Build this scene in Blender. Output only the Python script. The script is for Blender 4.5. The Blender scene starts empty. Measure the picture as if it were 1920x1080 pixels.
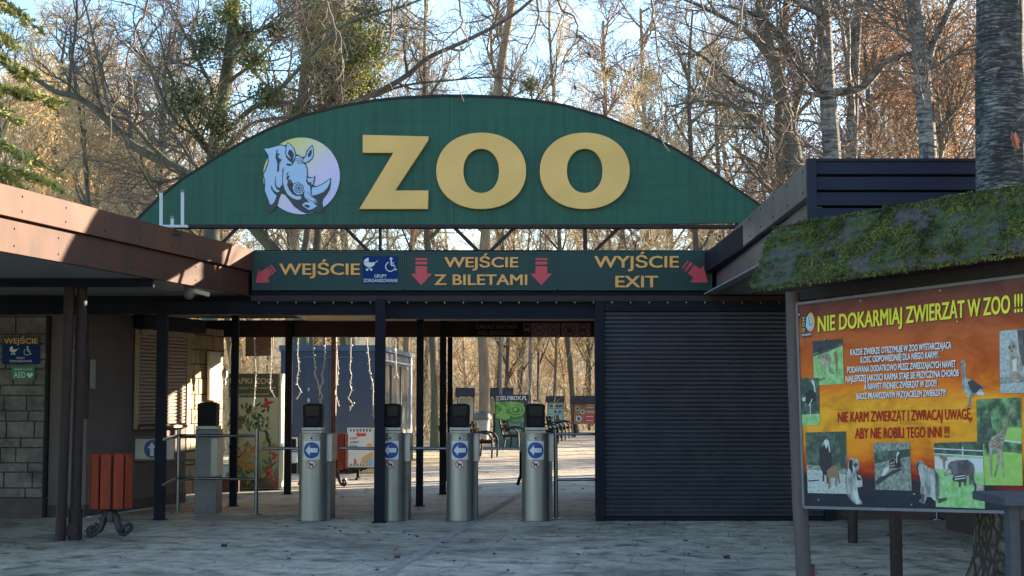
import bpy, math, random
import numpy as np
from mathutils import Vector, noise as mnoise
R = math.radians
SC = bpy.context.scene
COL = SC.collection

# ---------------------------------------------------------------- camera, sky, sun, exposure
F_PX = 2780.0                      # focal length in photo pixels (1920 wide)
CAM_H = 1.55
PITCH = math.atan(205 / F_PX)
cam_d = bpy.data.cameras.new('camera')
cam_d.sensor_width = 36.0
cam_d.lens = 36.0 * F_PX / 1920.0
cam_d.clip_start = 0.1
cam_d.clip_end = 3000
cam = bpy.data.objects.new('camera', cam_d)
cam.location = (0, 0, CAM_H)
cam.rotation_euler = (R(90) + PITCH, 0, 0)
COL.objects.link(cam)
SC.camera = cam

SUN_AZ = R(55)                     # from +Y towards +X
SUN_EL = R(11)
world = bpy.data.worlds.new('World')
SC.world = world
world.use_nodes = True
wn = world.node_tree.nodes
sky = wn.new('ShaderNodeTexSky')
sky.sky_type = 'NISHITA'
sky.sun_disc = False
sky.sun_elevation = SUN_EL
sky.sun_rotation = SUN_AZ
sky.air_density = 1.0
sky.dust_density = 0.5
sky.ozone_density = 2.6
wn['Background'].inputs[1].default_value = 0.096
world.node_tree.links.new(sky.outputs[0], wn['Background'].inputs[0])

sun_d = bpy.data.lights.new('sun', 'SUN')
sun_d.energy = 4.8
sun_d.angle = R(0.5)
sun_d.color = (1.0, 0.84, 0.62)
sun = bpy.data.objects.new('sun', sun_d)
to_sun = Vector((math.sin(SUN_AZ) * math.cos(SUN_EL), math.cos(SUN_AZ) * math.cos(SUN_EL), math.sin(SUN_EL)))
sun.rotation_euler = to_sun.to_track_quat('Z', 'Y').to_euler()
COL.objects.link(sun)
vs = SC.view_settings
vs.view_transform = 'Standard'
vs.look = 'None'
vs.gamma = 1.0
vs.exposure = 2.58
try:
    SC.cycles.max_bounces = 6
    SC.cycles.transparent_max_bounces = 6
    SC.cycles.caustics_reflective = False
    SC.cycles.caustics_refractive = False
except Exception:
    pass

# ---------------------------------------------------------------- picking points in space
FW = Vector((0, math.cos(PITCH), math.sin(PITCH)))
UP = Vector((0, -math.sin(PITCH), math.cos(PITCH)))
CAMP = Vector((0, 0, CAM_H))

def ray(px, py):
    return Vector(((px - 960) / F_PX, 0, 0)) + UP * ((540 - py) / F_PX) + FW

def at(px, py, Y):
    """the point seen at photo pixel (px, py), Y metres in front of the camera"""
    d = ray(px, py)
    return CAMP + d * (Y / d.y)

def gnd(px, py):
    d = ray(px, py)
    return CAMP + d * (-CAM_H / d.z)

class Plane:
    """a flat sign face: through three points, with right / up directions; w is height above the face"""
    def __init__(s, o, right, up):
        s.o = Vector(o); s.ex = Vector(right).normalized()
        s.n = s.ex.cross(Vector(up)).normalized()          # towards the viewer
        s.ez = s.n.cross(s.ex).normalized()
        if s.n.y > 0: s.n = -s.n
    def p(s, px, py, w=0.0):
        d = ray(px, py)
        t = (s.o - CAMP).dot(s.n) / d.dot(s.n)
        return CAMP + d * t + s.n * w

def front(Y):
    return Plane((0, Y, 0), (1, 0, 0), (0, 0, 1))

# ---------------------------------------------------------------- materials
MATS = {}
def nd(t, kind, **kw):
    n = t.nodes.new(kind)
    for k, v in kw.items():
        if k in n.inputs.keys(): n.inputs[k].default_value = v
        else: setattr(n, k, v)
    return n

def c4(c): return (c[0], c[1], c[2], 1)

def new_mat(name):
    m = bpy.data.materials.new(name); m.use_nodes = True
    t = m.node_tree
    return m, t, t.nodes['Principled BSDF']

def coords(t, scale=(1, 1, 1), rot=(0, 0, 0), kind='Object'):
    tc = t.nodes.new('ShaderNodeTexCoord'); mp = t.nodes.new('ShaderNodeMapping')
    mp.inputs['Scale'].default_value = scale; mp.inputs['Rotation'].default_value = rot
    t.links.new(tc.outputs[kind], mp.inputs[0]); return mp.outputs[0]

def ramp(t, fac, stops, interp='LINEAR'):
    r = t.nodes.new('ShaderNodeValToRGB'); e = r.color_ramp.elements; r.color_ramp.interpolation = interp
    while len(e) < len(stops): e.new(0.5)
    for i, (p, c) in enumerate(stops):
        e[i].position = p; e[i].color = c4(c)
    t.links.new(fac, r.inputs[0]); return r.outputs[0]

def noise(t, vec, scale=5, detail=5, rough=.6, dist=0):
    n = nd(t, 'ShaderNodeTexNoise', Scale=scale, Detail=detail, Roughness=rough, Distortion=dist)
    if vec is not None: t.links.new(vec, n.inputs['Vector'])
    return n.outputs['Fac']

def mixc(t, fac, a, b, mode='MIX'):
    m = t.nodes.new('ShaderNodeMix'); m.data_type = 'RGBA'; m.blend_type = mode
    for i, v in ((0, fac), (6, a), (7, b)):
        if hasattr(v, 'links'): t.links.new(v, m.inputs[i])
        else: m.inputs[i].default_value = v if i == 0 else c4(v)
    return m.outputs[2]

def bump(t, b, h, strength=.3, dist=.02):
    n = nd(t, 'ShaderNodeBump', Strength=strength, Distance=dist)
    t.links.new(h, n.inputs['Height']); t.links.new(n.outputs[0], b.inputs['Normal'])

def mat(name, col, col2=None, rough=.6, metal=0.0, scale=6, stretch=(1, 1, 1), bmp=0.0, bdist=.01, bscale=None,
        lo=.35, hi=.65, spec=.5, transl=0.0, rvar=0.0):
    if name in MATS: return MATS[name]
    m, t, b = new_mat(name)
    b.inputs['Roughness'].default_value = rough
    b.inputs['Metallic'].default_value = metal
    b.inputs['Specular IOR Level'].default_value = spec
    if col2 is None: col2 = tuple(c * .82 for c in col)
    v = coords(t, stretch)
    n = noise(t, v, scale)
    c = ramp(t, n, [(lo, col), (hi, col2)])
    t.links.new(c, b.inputs['Base Color'])
    if rvar:
        mr = nd(t, 'ShaderNodeMapRange'); mr.inputs[3].default_value = max(0, rough - rvar); mr.inputs[4].default_value = min(1, rough + rvar)
        t.links.new(n, mr.inputs[0]); t.links.new(mr.outputs[0], b.inputs['Roughness'])
    if bmp:
        h = noise(t, v, bscale or scale * 3)
        bump(t, b, h, bmp, bdist)
    if transl:
        tr = t.nodes.new('ShaderNodeBsdfTranslucent'); t.links.new(c, tr.inputs[0])
        mx = t.nodes.new('ShaderNodeMixShader'); mx.inputs[0].default_value = transl
        t.links.new(b.outputs[0], mx.inputs[1]); t.links.new(tr.outputs[0], mx.inputs[2])
        t.links.new(mx.outputs[0], t.nodes['Material Output'].inputs[0])
    MATS[name] = m
    return m

def plain(name, col, rough=.5, **k):
    return mat(name, col, tuple(c * .9 for c in col), rough, **k)

# ---------------------------------------------------------------- mesh builder
def wloc(o):
    p = Vector((0, 0, 0))
    while o is not None:
        p += Vector(o.location); o = o.parent
    return p

class MB:
    """collects shapes in world coordinates; build() links them as ONE mesh object"""
    def __init__(s): s.v = []; s.f = []; s.m = []; s.n = 0
    def add(s, verts, faces, mi=0):
        o = s.n
        s.v.extend([tuple(v) for v in verts]); s.n += len(verts)
        s.f.extend([tuple(i + o for i in f) for f in faces]); s.m.extend([mi] * len(faces))
        return s
    def box(s, x0, x1, y0, y1, z0, z1, mi=0):
        v = [(x0, y0, z0), (x1, y0, z0), (x1, y1, z0), (x0, y1, z0), (x0, y0, z1), (x1, y0, z1), (x1, y1, z1), (x0, y1, z1)]
        return s.add(v, [(0, 3, 2, 1), (4, 5, 6, 7), (0, 1, 5, 4), (1, 2, 6, 5), (2, 3, 7, 6), (3, 0, 4, 7)], mi)
    def prism(s, pts, off, mi=0):
        n = len(pts); off = Vector(off)
        v = [Vector(p) for p in pts] + [Vector(p) + off for p in pts]
        f = [tuple(range(n)), tuple(range(2 * n - 1, n - 1, -1))] + [(i, n + i, n + (i + 1) % n, (i + 1) % n) for i in range(n)]
        return s.add(v, f, mi)
    def sheet(s, pts, mi=0): return s.add(pts, [tuple(range(len(pts)))], mi)
    def bar(s, a, b, w, h, up=(0, 0, 1), mi=0):
        """rectangular bar from a to b"""
        a = Vector(a); b = Vector(b); t = (b - a).normalized(); u = t.cross(Vector(up))
        if u.length < 1e-4: u = t.cross(Vector((0, 1, 0)))
        u.normalize(); q = u.cross(t).normalized()
        r = [u * w / 2 * i + q * h / 2 * j for i, j in ((-1, -1), (1, -1), (1, 1), (-1, 1))]
        return s.add([a + k for k in r] + [b + k for k in r],
                     [(3, 2, 1, 0), (4, 5, 6, 7), (0, 1, 5, 4), (1, 2, 6, 5), (2, 3, 7, 6), (3, 0, 4, 7)], mi)
    def tube(s, pts, r, k=8, mi=0, caps=True):
        P = np.array([tuple(p) for p in pts], float)
        rr = np.full(len(P), r, float) if np.isscalar(r) else np.array(r, float)
        V, Fq = tube_arrays(P, rr, k)
        o = s.n
        s.v.extend(map(tuple, V)); s.n += len(V)
        s.f.extend([tuple(int(i) + o for i in q) for q in Fq]); s.m.extend([mi] * len(Fq))
        if caps:
            s.f.append(tuple(o + i for i in range(k - 1, -1, -1))); s.f.append(tuple(o + (len(P) - 1) * k + i for i in range(k)))
            s.m.extend([mi] * 2)
        return s
    def lathe(s, c, prof, k=24, mi=0, a0=0.0, sq=None):
        """profile [(radius, z)] turned about the vertical through c"""
        c = Vector(c); o = s.n; v = []
        for r, z in prof:
            for i in range(k):
                a = a0 + 2 * math.pi * i / k
                v.append((c.x + r * math.cos(a), c.y + r * math.sin(a), c.z + z))
        f = []
        for j in range(len(prof) - 1):
            for i in range(k):
                f.append((j * k + i, j * k + (i + 1) % k, (j + 1) * k + (i + 1) % k, (j + 1) * k + i))
        f.append(tuple(range(k - 1, -1, -1))); f.append(tuple((len(prof) - 1) * k + i for i in range(k)))
        return s.add(v, f, mi)
    def disc(s, pl, cx, cy, rx, ry, w, th=0.0, k=32, mi=0, a=(0, 2 * math.pi), n=2.0):
        pts = []
        for i in range(k):
            q = a[0] + (a[1] - a[0]) * i / k
            cc, ss = math.cos(q), math.sin(q)
            pts.append(pl.p(cx + rx * math.copysign(abs(cc) ** (2 / n), cc), cy - ry * math.copysign(abs(ss) ** (2 / n), ss), w))
        if th: return s.prism(pts, -pl.n * th, mi)
        return s.sheet(pts, mi)
    def ring(s, pl, cx, cy, rx, ry, ix, iy, w, th=0.0, k=40, mi=0, n=2.0):
        A = []; B = []
        for i in range(k):
            q = 2 * math.pi * i / k; cc, ss = math.cos(q), math.sin(q)
            e = lambda v: math.copysign(abs(v) ** (2 / n), v)
            A.append(pl.p(cx + rx * e(cc), cy - ry * e(ss), w)); B.append(pl.p(cx + ix * e(cc), cy - iy * e(ss), w))
        v = A + B; off = -pl.n * th
        f = [(i, (i + 1) % k, k + (i + 1) % k, k + i) for i in range(k)]
        if th:
            v = v + [p + off for p in v]; m = 2 * k
            f = f + [(m + k + i, m + k + (i + 1) % k, m + (i + 1) % k, m + i) for i in range(k)]
            f += [(m + i, m + (i + 1) % k, (i + 1) % k, i) for i in range(k)]
            f += [(k + i, k + (i + 1) % k, m + k + (i + 1) % k, m + k + i) for i in range(k)]
        return s.add(v, f, mi)
    def poly(s, pl, pts, w, th=0.0, mi=0):
        q = [pl.p(x, y, w) for x, y in pts]
        return s.prism(q, -pl.n * th, mi) if th else s.sheet(q, mi)
    def line(s, pl, pts, wpx, w, mi=0):
        """a painted stroke on a face"""
        for (x0, y0), (x1, y1) in zip(pts[:-1], pts[1:]):
            dx, dy = x1 - x0, y1 - y0; L = math.hypot(dx, dy) or 1
            nx, ny = -dy / L * wpx / 2, dx / L * wpx / 2
            s.sheet([pl.p(x0 + nx, y0 + ny, w), pl.p(x1 + nx, y1 + ny, w), pl.p(x1 - nx, y1 - ny, w), pl.p(x0 - nx, y0 - ny, w)], mi)
        return s
    def text(s, pl, body, bl, br, cap, w, mi=0, th=0.0, tr_cap=None, bold=.012):
        """lettering: baseline from pixel bl to pixel br, cap height in pixels (at both ends)"""
        V, Fc, wid, ch = text_geo(body, 0.0)
        c2 = tr_cap or cap
        sh = ((0, 0),) if not bold else ((-1, -.6), (1, -.6), (-1, .6), (1, .6), (0, 0))
        for k, (sx, sy) in enumerate(sh):          # strokes thickened by overprinting
            P = []
            for x, y in V:
                u = (x + sx * bold * .9) / wid; v = (y + sy * bold * .7) / ch
                px = bl[0] + (br[0] - bl[0]) * u; py = bl[1] + (br[1] - bl[1]) * u - v * (cap + (c2 - cap) * u)
                P.append(pl.p(px, py, w + k * .0003))
            s.add(P, Fc, mi)
        return s
    def build(s, name, mats, parent=None, smooth=False, bevel=0.0, seg=2):
        me = bpy.data.meshes.new(name)
        o0 = wloc(parent)
        me.from_pydata([(a - o0.x, b - o0.y, c - o0.z) for a, b, c in s.v], [], s.f)
        if not isinstance(mats, (list, tuple)): mats = [mats]
        for m in mats: me.materials.append(m)
        if len(mats) > 1: me.polygons.foreach_set('material_index', s.m)
        if smooth:
            me.polygons.foreach_set('use_smooth', [True] * len(me.polygons))
        me.update()
        o = bpy.data.objects.new(name, me); COL.objects.link(o); o.parent = parent
        if smooth:
            try: me.set_sharp_from_angle(angle=R(40))
            except Exception: pass
        if bevel:
            b = o.modifiers.new('bevel', 'BEVEL'); b.width = bevel; b.segments = seg; b.limit_method = 'ANGLE'; b.angle_limit = R(40)
        return o

def tube_arrays(P, rr, k):
    n = len(P)
    T = np.gradient(P, axis=0)
    T /= np.linalg.norm(T, axis=1)[:, None] + 1e-12
    m = T.mean(0)
    ref = np.array([0.13, 0.97, 0.2]) if abs(m[2]) > .7 * np.linalg.norm(m) else np.array([0.05, 0.1, 1.0])
    U = np.cross(T, ref); U /= np.linalg.norm(U, axis=1)[:, None] + 1e-12
    W = np.cross(T, U)
    a = np.arange(k) * 2 * np.pi / k
    V = P[:, None, :] + rr[:, None, None] * (np.cos(a)[None, :, None] * U[:, None, :] + np.sin(a)[None, :, None] * W[:, None, :])
    i = np.arange(n - 1)[:, None] * k; j = np.arange(k)[None, :]; j2 = (j + 1) % k
    Fq = np.stack([i + j, i + j2, i + k + j2, i + k + j], -1).reshape(-1, 4)
    return V.reshape(-1, 3), Fq

_TX = {}
def text_geo(body, bold=.012):
    key = (body, bold)
    if key in _TX: return _TX[key]
    def geo(txt):
        cu = bpy.data.curves.new('lettering', 'FONT'); cu.body = txt; cu.size = 1.0; cu.offset = bold; cu.resolution_u = 3
        cu.fill_mode = 'FRONT'
        ob = bpy.data.objects.new('lettering', cu); COL.objects.link(ob)
        dg = bpy.context.evaluated_depsgraph_get(); ev = ob.evaluated_get(dg); me = ev.to_mesh()
        V = [(v.co.x, v.co.y) for v in me.vertices]; Fc = [tuple(p.vertices) for p in me.polygons]
        ev.to_mesh_clear(); bpy.data.objects.remove(ob); bpy.data.curves.remove(cu)
        return V, Fc
    V, Fc = geo(body)
    H, _ = geo('H'); ch = max(y for x, y in H)
    x0 = min(x for x, y in V); x1 = max(x for x, y in V)
    r = ([(x - x0, y) for x, y in V], Fc, x1 - x0, ch)
    _TX[key] = r
    return r

class Fast:
    """numpy collector for trees: tubes and leaf cards in one mesh"""
    def __init__(s): s.V = []; s.Q = []; s.M = []; s.n = 0
    def tube(s, P, rr, k, mi=0):
        V, Q = tube_arrays(np.asarray(P, float), np.asarray(rr, float), k)
        s.V.append(V); s.Q.append(Q + s.n); s.M.append(np.full(len(Q), mi)); s.n += len(V)
    def cards(s, C, size, rng, mi=0, aspect=1.6, droop=0.0):
        """leaf-sized faces around centres C"""
        C = np.asarray(C, float); n = len(C)
        if n == 0: return
        A = rng.normal(size=(n, 3)); A[:, 2] -= droop; A /= np.linalg.norm(A, axis=1)[:, None]
        B = rng.normal(size=(n, 3)); B -= (A * B).sum(1)[:, None] * A; B /= np.linalg.norm(B, axis=1)[:, None]
        L = (size * rng.uniform(.6, 1.3, n))[:, None]
        A = A * L * aspect / 2; B = B * L / 2
        V = np.stack([C - A, C + B, C + A, C - B], 1).reshape(-1, 3)
        Q = np.arange(4 * n).reshape(n, 4)
        s.V.append(V); s.Q.append(Q + s.n); s.M.append(np.full(n, mi)); s.n += 4 * n
    def build(s, name, mats, parent=None, smooth=True):
        V = np.concatenate(s.V); Q = np.concatenate(s.Q); M = np.concatenate(s.M)
        o0 = wloc(parent); V = V - np.array(o0)[None, :]
        me = bpy.data.meshes.new(name)
        me.vertices.add(len(V)); me.vertices.foreach_set('co', V.astype(np.float32).ravel())
        me.loops.add(Q.size); me.loops.foreach_set('vertex_index', Q.astype(np.int32).ravel())
        me.polygons.add(len(Q))
        me.polygons.foreach_set('loop_start', np.arange(0, Q.size, 4, dtype=np.int32))
        try: me.polygons.foreach_set('loop_total', np.full(len(Q), 4, np.int32))
        except Exception: pass
        if not isinstance(mats, (list, tuple)): mats = [mats]
        for m in mats: me.materials.append(m)
        me.polygons.foreach_set('material_index', M.astype(np.int32))
        me.polygons.foreach_set('use_smooth', np.full(len(Q), smooth))
        me.update(calc_edges=True); me.validate()
        o = bpy.data.objects.new(name, me); COL.objects.link(o); o.parent = parent
        return o

# ---------------------------------------------------------------- things
def tag(o, label=None, cat=None, group=None, kind=None):
    if label: o['label'] = label
    if cat: o['category'] = cat
    if group: o['group'] = group
    if kind: o['kind'] = kind
    return o

def thing(name, label, cat, loc=(0, 0, 0), group=None):
    o = bpy.data.objects.new(name, None); o.empty_display_size = .2
    o.location = loc; COL.objects.link(o)
    return tag(o, label, cat, group)

def struct(o): o['kind'] = 'structure'; return o

def kids(o): return [c for c in bpy.data.objects if c.parent == o]

def copy_tree(o, parent=None):
    c = o.copy(); COL.objects.link(c); c.parent = parent
    for ch in kids(o): copy_tree(ch, c)
    return c

# ================================================================= MATERIALS OF THE PLACE
navy = mat('navy paint', (.010, .0115, .020), (.0075, .0085, .015), .6, spec=.12, scale=3, bmp=.05, rvar=.1)
brown = mat('brown steel paint', (.040, .024, .022), (.026, .017, .017), .6, spec=.2, scale=9, bmp=.1)
rust = mat('red brown steel paint', (.11, .035, .022), (.07, .025, .018), .5, scale=9)
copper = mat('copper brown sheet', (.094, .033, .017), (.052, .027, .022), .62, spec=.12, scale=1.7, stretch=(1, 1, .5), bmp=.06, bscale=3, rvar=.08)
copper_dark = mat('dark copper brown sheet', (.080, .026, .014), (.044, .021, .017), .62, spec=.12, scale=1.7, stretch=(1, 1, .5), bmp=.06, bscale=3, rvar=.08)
grey_sheet = mat('weathered brown grey sheet', (.12, .105, .10), (.085, .074, .072), .4, scale=2.5, bmp=.06, bscale=3, rvar=.1)
black = plain('black gap', (.006, .006, .007), .7)
dark_plastic = plain('dark reader plastic', (.006, .0065, .008), .55, spec=.12)
glass_black = plain('dark reader window', (.010, .010, .011), .2, spec=.12)
steel = mat('brushed steel', (.30, .29, .265), (.235, .228, .21), .38, .7, scale=14, stretch=(1, 1, .05), rvar=.08)
steel_light = mat('pale steel cabinet', (.46, .43, .36), (.40, .37, .31), .5, .25, scale=5, rvar=.08)
steel_dark = mat('dark steel cabinet', (.155, .15, .142), (.115, .112, .106), .5, .4, scale=5)
chrome = plain('polished tube', (.17, .18, .20), .25, metal=.9)
white = plain('white print', (.62, .62, .62), .5)
offwhite = mat('white plastic rod', (.55, .56, .57), (.45, .46, .47), .5)
blue = plain('blue sign print', (.008, .05, .22), .45)
blue_dark = plain('dark blue sign print', (.004, .026, .115), .55, spec=.12)
red = plain('red print', (.55, .035, .04), .5)
red_arrow = mat('faded red arrow', (.58, .045, .055), (.48, .035, .045), .5)
gold = mat('gold letter face', (.76, .445, .125), (.66, .38, .10), .5, scale=1.5)
gold_text = mat('ochre lettering', (.80, .36, .085), (.70, .31, .07), .55)
green = None
wood_soffit = mat('grey boarded soffit', (.17, .17, .165), (.12, .12, .12), .65, scale=7, stretch=(.15, 3, 1), bmp=.2)
plaster = mat('brown roughcast plaster', (.155, .115, .105), (.125, .095, .088), .9, scale=2, bmp=.5, bscale=90, bdist=.006)
plinth = mat('dark plinth', (.085, .062, .055), (.055, .042, .04), .85, scale=5, bmp=.3)
shutter_tan = mat('brown grey shutter slats', (.24, .17, .125), (.20, .14, .105), .5, scale=4)
stone = mat('grey split stone', (.20, .178, .155), (.075, .068, .062), .9, scale=3.2, bmp=1.0, bscale=16, bdist=.02)
stone_tan = mat('tan split stone', (.46, .35, .22), (.33, .25, .16), .9, scale=5, bmp=.6, bscale=16, bdist=.02)
mortar = mat('dark mortar', (.055, .05, .047), (.035, .032, .03), .95, scale=20)
tan_board = mat('pale tan trim', (.42, .33, .20), (.36, .28, .17), .7)

def green_panel():
    m, t, b = new_mat('green painted panel')
    v = coords(t, (1, 1, 1))
    n1 = noise(t, v, .7, 6, .65); n2 = noise(t, coords(t, (.4, 1, 7)), 1.6, 5)
    c = ramp(t, n1, [(.3, (.006, .064, .042)), (.7, (.010, .084, .044))])
    c = mixc(t, .35, c, ramp(t, n2, [(.35, (.005, .054, .042)), (.65, (.016, .092, .058))]))
    t.links.new(c, b.inputs['Base Color']); st = noise(t, coords(t, (6, 6, .35)), 2.2, 6, .7); c = mixc(t, .7, c, ramp(t, st, [(.34, (.55, .6, .6)), (.5, (1, 1, 1)), (.68, (1.25, 1.2, 1.15))]), 'MULTIPLY'); t.links.new(c, b.inputs['Base Color']); b.inputs['Roughness'].default_value = .45; b.inputs['Specular IOR Level'].default_value = .3
    bump(t, b, n1, .06, .05)
    return m
green = green_panel()
green_dark = mat('dark green sign face', (.010, .040, .034), (.008, .034, .030), .5, spec=.3, scale=1.2)

def paving():
    """weathered concrete slabs; joints, stains, lichen patches"""
    m, t, b = new_mat('worn concrete slabs')
    v = coords(t, (1, 1, 1), (0, 0, R(6.6)))
    br = t.nodes.new('ShaderNodeTexBrick'); br.offset = .5
    br.inputs['Scale'].default_value = 1.0
    for k, val in (('Mortar Size', .008), ('Mortar Smooth', .3), ('Brick Width', 1.0), ('Row Height', .7), ('Bias', 0.0)):
        br.inputs[k].default_value = val
    br.inputs['Color1'].default_value = c4((.64, .535, .405)); br.inputs['Color2'].default_value = c4((.68, .57, .435)); br.inputs['Mortar'].default_value = c4((.53, .44, .335))
    nj = nd(t, 'ShaderNodeTexNoise', Scale=3.0, Detail=3)
    t.links.new(v, nj.inputs['Vector'])
    mv = t.nodes.new('ShaderNodeVectorMath'); mv.operation = 'MULTIPLY_ADD'
    t.links.new(nj.outputs['Color'], mv.inputs[0]); mv.inputs[1].default_value = (.02, .02, 0); t.links.new(v, mv.inputs[2])
    t.links.new(mv.outputs[0], br.inputs['Vector'])
    big = noise(t, v, .45, 6, .66, .8); med = noise(t, v, 3.4, 9, .74, .5); fine = noise(t, v, 38, 4, .7)
    c = mixc(t, ramp(t, big, [(.38, (0, 0, 0)), (.66, (1, 1, 1))]), br.outputs['Color'], (.17, .165, .155), 'MULTIPLY') if False else br.outputs['Color']
    c = mixc(t, .75, c, ramp(t, big, [(.36, (.40, .39, .38)), (.5, (.82, .82, .82)), (.64, (1.12, 1.1, 1.06))]), 'MULTIPLY')
    c = mixc(t, .8, c, ramp(t, med, [(.38, (.22, .20, .18)), (.47, (.80, .78, .75)), (.62, (1.2, 1.19, 1.16))]), 'MULTIPLY')
    c = mixc(t, .6, c, ramp(t, fine, [(.3, (.6, .58, .56)), (.55, (1, 1, 1))]), 'MULTIPLY')
    t.links.new(c, b.inputs['Base Color'])
    rr = nd(t, 'ShaderNodeMapRange'); rr.inputs[1].default_value = .3; rr.inputs[2].default_value = .7; rr.inputs[3].default_value = .38; rr.inputs[4].default_value = .8
    t.links.new(med, rr.inputs[0]); t.links.new(rr.outputs[0], b.inputs['Roughness'])
    h = mixc(t, .5, med, fine); h = mixc(t, .5, h, br.outputs['Fac'])
    hm = nd(t, 'ShaderNodeMath', operation='SUBTRACT'); t.links.new(med, hm.inputs[0]); t.links.new(br.outputs['Fac'], hm.inputs[1])
    hm2 = nd(t, 'ShaderNodeMath', operation='MULTIPLY_ADD'); t.links.new(fine, hm2.inputs[0]); hm2.inputs[1].default_value = .5; t.links.new(hm.outputs[0], hm2.inputs[2])
    bump(t, b, hm2.outputs[0], .9, .022)
    return m
pave = paving()
sandy = mat('sandy path surface', (.50, .43, .33), (.36, .31, .25), .8, scale=.8, bmp=.4, bscale=8, bdist=.02)
litter = mat('leaf litter', (.52, .42, .235), (.36, .275, .15), .95, scale=1.6, bmp=.8, bscale=9, bdist=.05)
drain_m = mat('red brick drain strip', (.48, .385, .32), (.30, .245, .205), .8, scale=9, bmp=.5, bscale=20)

# ================================================================= GROUND
g = MB()
ys = [-40, 20, 74, 80, 86, 92, 98, 104, 110, 118, 124, 132, 145, 160, 300, 1500]
xs = [-1200, -200, -120, -80, -50, -30, -15, 0, 15, 30, 50, 80, 120, 200, 1200]
def gz(x, y):
    if y <= 78: return 0.0
    t = min(1, (y - 78) / 66)
    return 12.5 * t * t * (3 - 2 * t) + .5 * mnoise.noise(Vector((x * .05, y * .05, 0))) * min(1, (y - 78) / 10)
vv = [(x, y, gz(x, y)) for y in ys for x in xs]; nx = len(xs)
g.add(vv, [(j * nx + i, j * nx + i + 1, (j + 1) * nx + i + 1, (j + 1) * nx + i) for j in range(len(ys) - 1) for i in range(nx - 1)])
struct(g.build('forest_floor', litter, smooth=True))
g = MB()
g.sheet([(-24, -20, .004), (24, -20, .004), (24, 31, .004), (16, 66, .004), (3.2, 68, .004), (-.6, 48, .004), (-1.6, 35.5, .004), (-4, 31.5, .004), (-24, 31, .004)])
struct(g.build('plaza_paving', pave))
g = MB()
a = gnd(985, 921); b_ = gnd(722, 1078); d = (b_ - a); e = a + d * 1.6; a0 = a - d * .05
sd = Vector((.06, .008, 0))
g.sheet([a0 - sd + Vector((0, 0, .008)), e - sd + Vector((0, 0, .008)), e + sd + Vector((0, 0, .008)), a0 + sd + Vector((0, 0, .008))])
struct(g.build('drain_strip', drain_m))

# ================================================================= GATE CANOPY
GY = 18.8
ZS = 2.78                                        # soffit height
ZT = 3.40                                        # top of the roof band
gate = thing('entrance_gate', 'dark navy flat roofed entrance gate on slim posts beneath the arched green sign', 'gate', (-.4, GY, 0))
m = MB(); m.box(-3.28, 2.55, GY + .12, 24.4, ZS + .03, ZT - .03); m.build('roof', navy, gate)
def soffit_mat():
    mm, t, b = new_mat('ribbed tan ceiling')
    w = nd(t, 'ShaderNodeTexWave', Scale=3.2); w.bands_direction = 'Y'
    t.links.new(coords(t), w.inputs[0]); b.inputs['Base Color'].default_value = c4((.62, .50, .34)); b.inputs['Roughness'].default_value = .7
    bump(t, b, w.outputs['Fac'], .6, .03); return mm
m = MB(); m.box(-3.28, 2.55, GY + .12, 24.4, ZS, ZS + .027); m.build('soffit', soffit_mat(), gate)
m = MB(); m.box(-3.31, 2.565, GY, GY + .118, 2.80, ZT - .005); m.box(-3.31, 2.565, GY - .03, GY + .12, ZT - .005, ZT + .02); m.build('front_beam', navy, gate, bevel=.006)
m = MB(); m.box(-3.31, 4.4, GY - .06, GY - .003, 2.765, 2.835); m.build('eaves_strip', brown, gate, bevel=.005)
# rear lintel with a lit trim above it
l0 = at(386, 632, 24.0); l1 = at(1117, 603, 24.0)
m = MB(); m.box(l0.x, 1.9, 23.95, 24.1, l0.z, l1.z + .02); m.build('rear_lintel', brown, gate, bevel=.005)
for x0, x1, y1 in ((299, 702, 589.5), (720, 1117, 597)):
    p = at(x0, y1, 18.9); q = at(x1, y1, 18.9); m = MB(); m.box(p.x, q.x, 18.86, 19.14, p.z, ZS - .004); m.box(p.x, q.x, 18.84, 18.858, p.z - .004, p.z + .02); m.build('shutter_housing', navy, gate, bevel=.006)
def post(x, py, w, Y, material=navy, top=ZS, name='post'):
    p = at(x, py, Y)
    mm = MB(); mm.box(p.x - w / 2, p.x + w / 2, Y - w / 2, Y + w / 2, 0, top); mm.box(p.x - w / 2 - .03, p.x + w / 2 + .03, Y - w / 2 - .03, Y + w / 2 + .03, 0, .012)
    return mm.build(name, material, gate, bevel=.006)
for x, py, w, Y in ((299, 972, .125, 18.95), (711, 976, .125, 18.52), (437, 947, .10, 21.3), (786.5, 948, .10, 21.3), (539, 926, .105, 23.9), (830, 927, .105, 23.85), (843.5, 926, .085, 24.25)):
    post(x, py, w, Y)
post(624, 926, .085, 24.3, rust)
p0 = at(1117, 978, 18.75); p1 = at(1135, 978, 18.75)
m = MB(); m.box(p0.x, p1.x, 18.72, 18.9, 0, ZS - .02); m.build('door_frame', navy, gate, bevel=.006)

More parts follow.
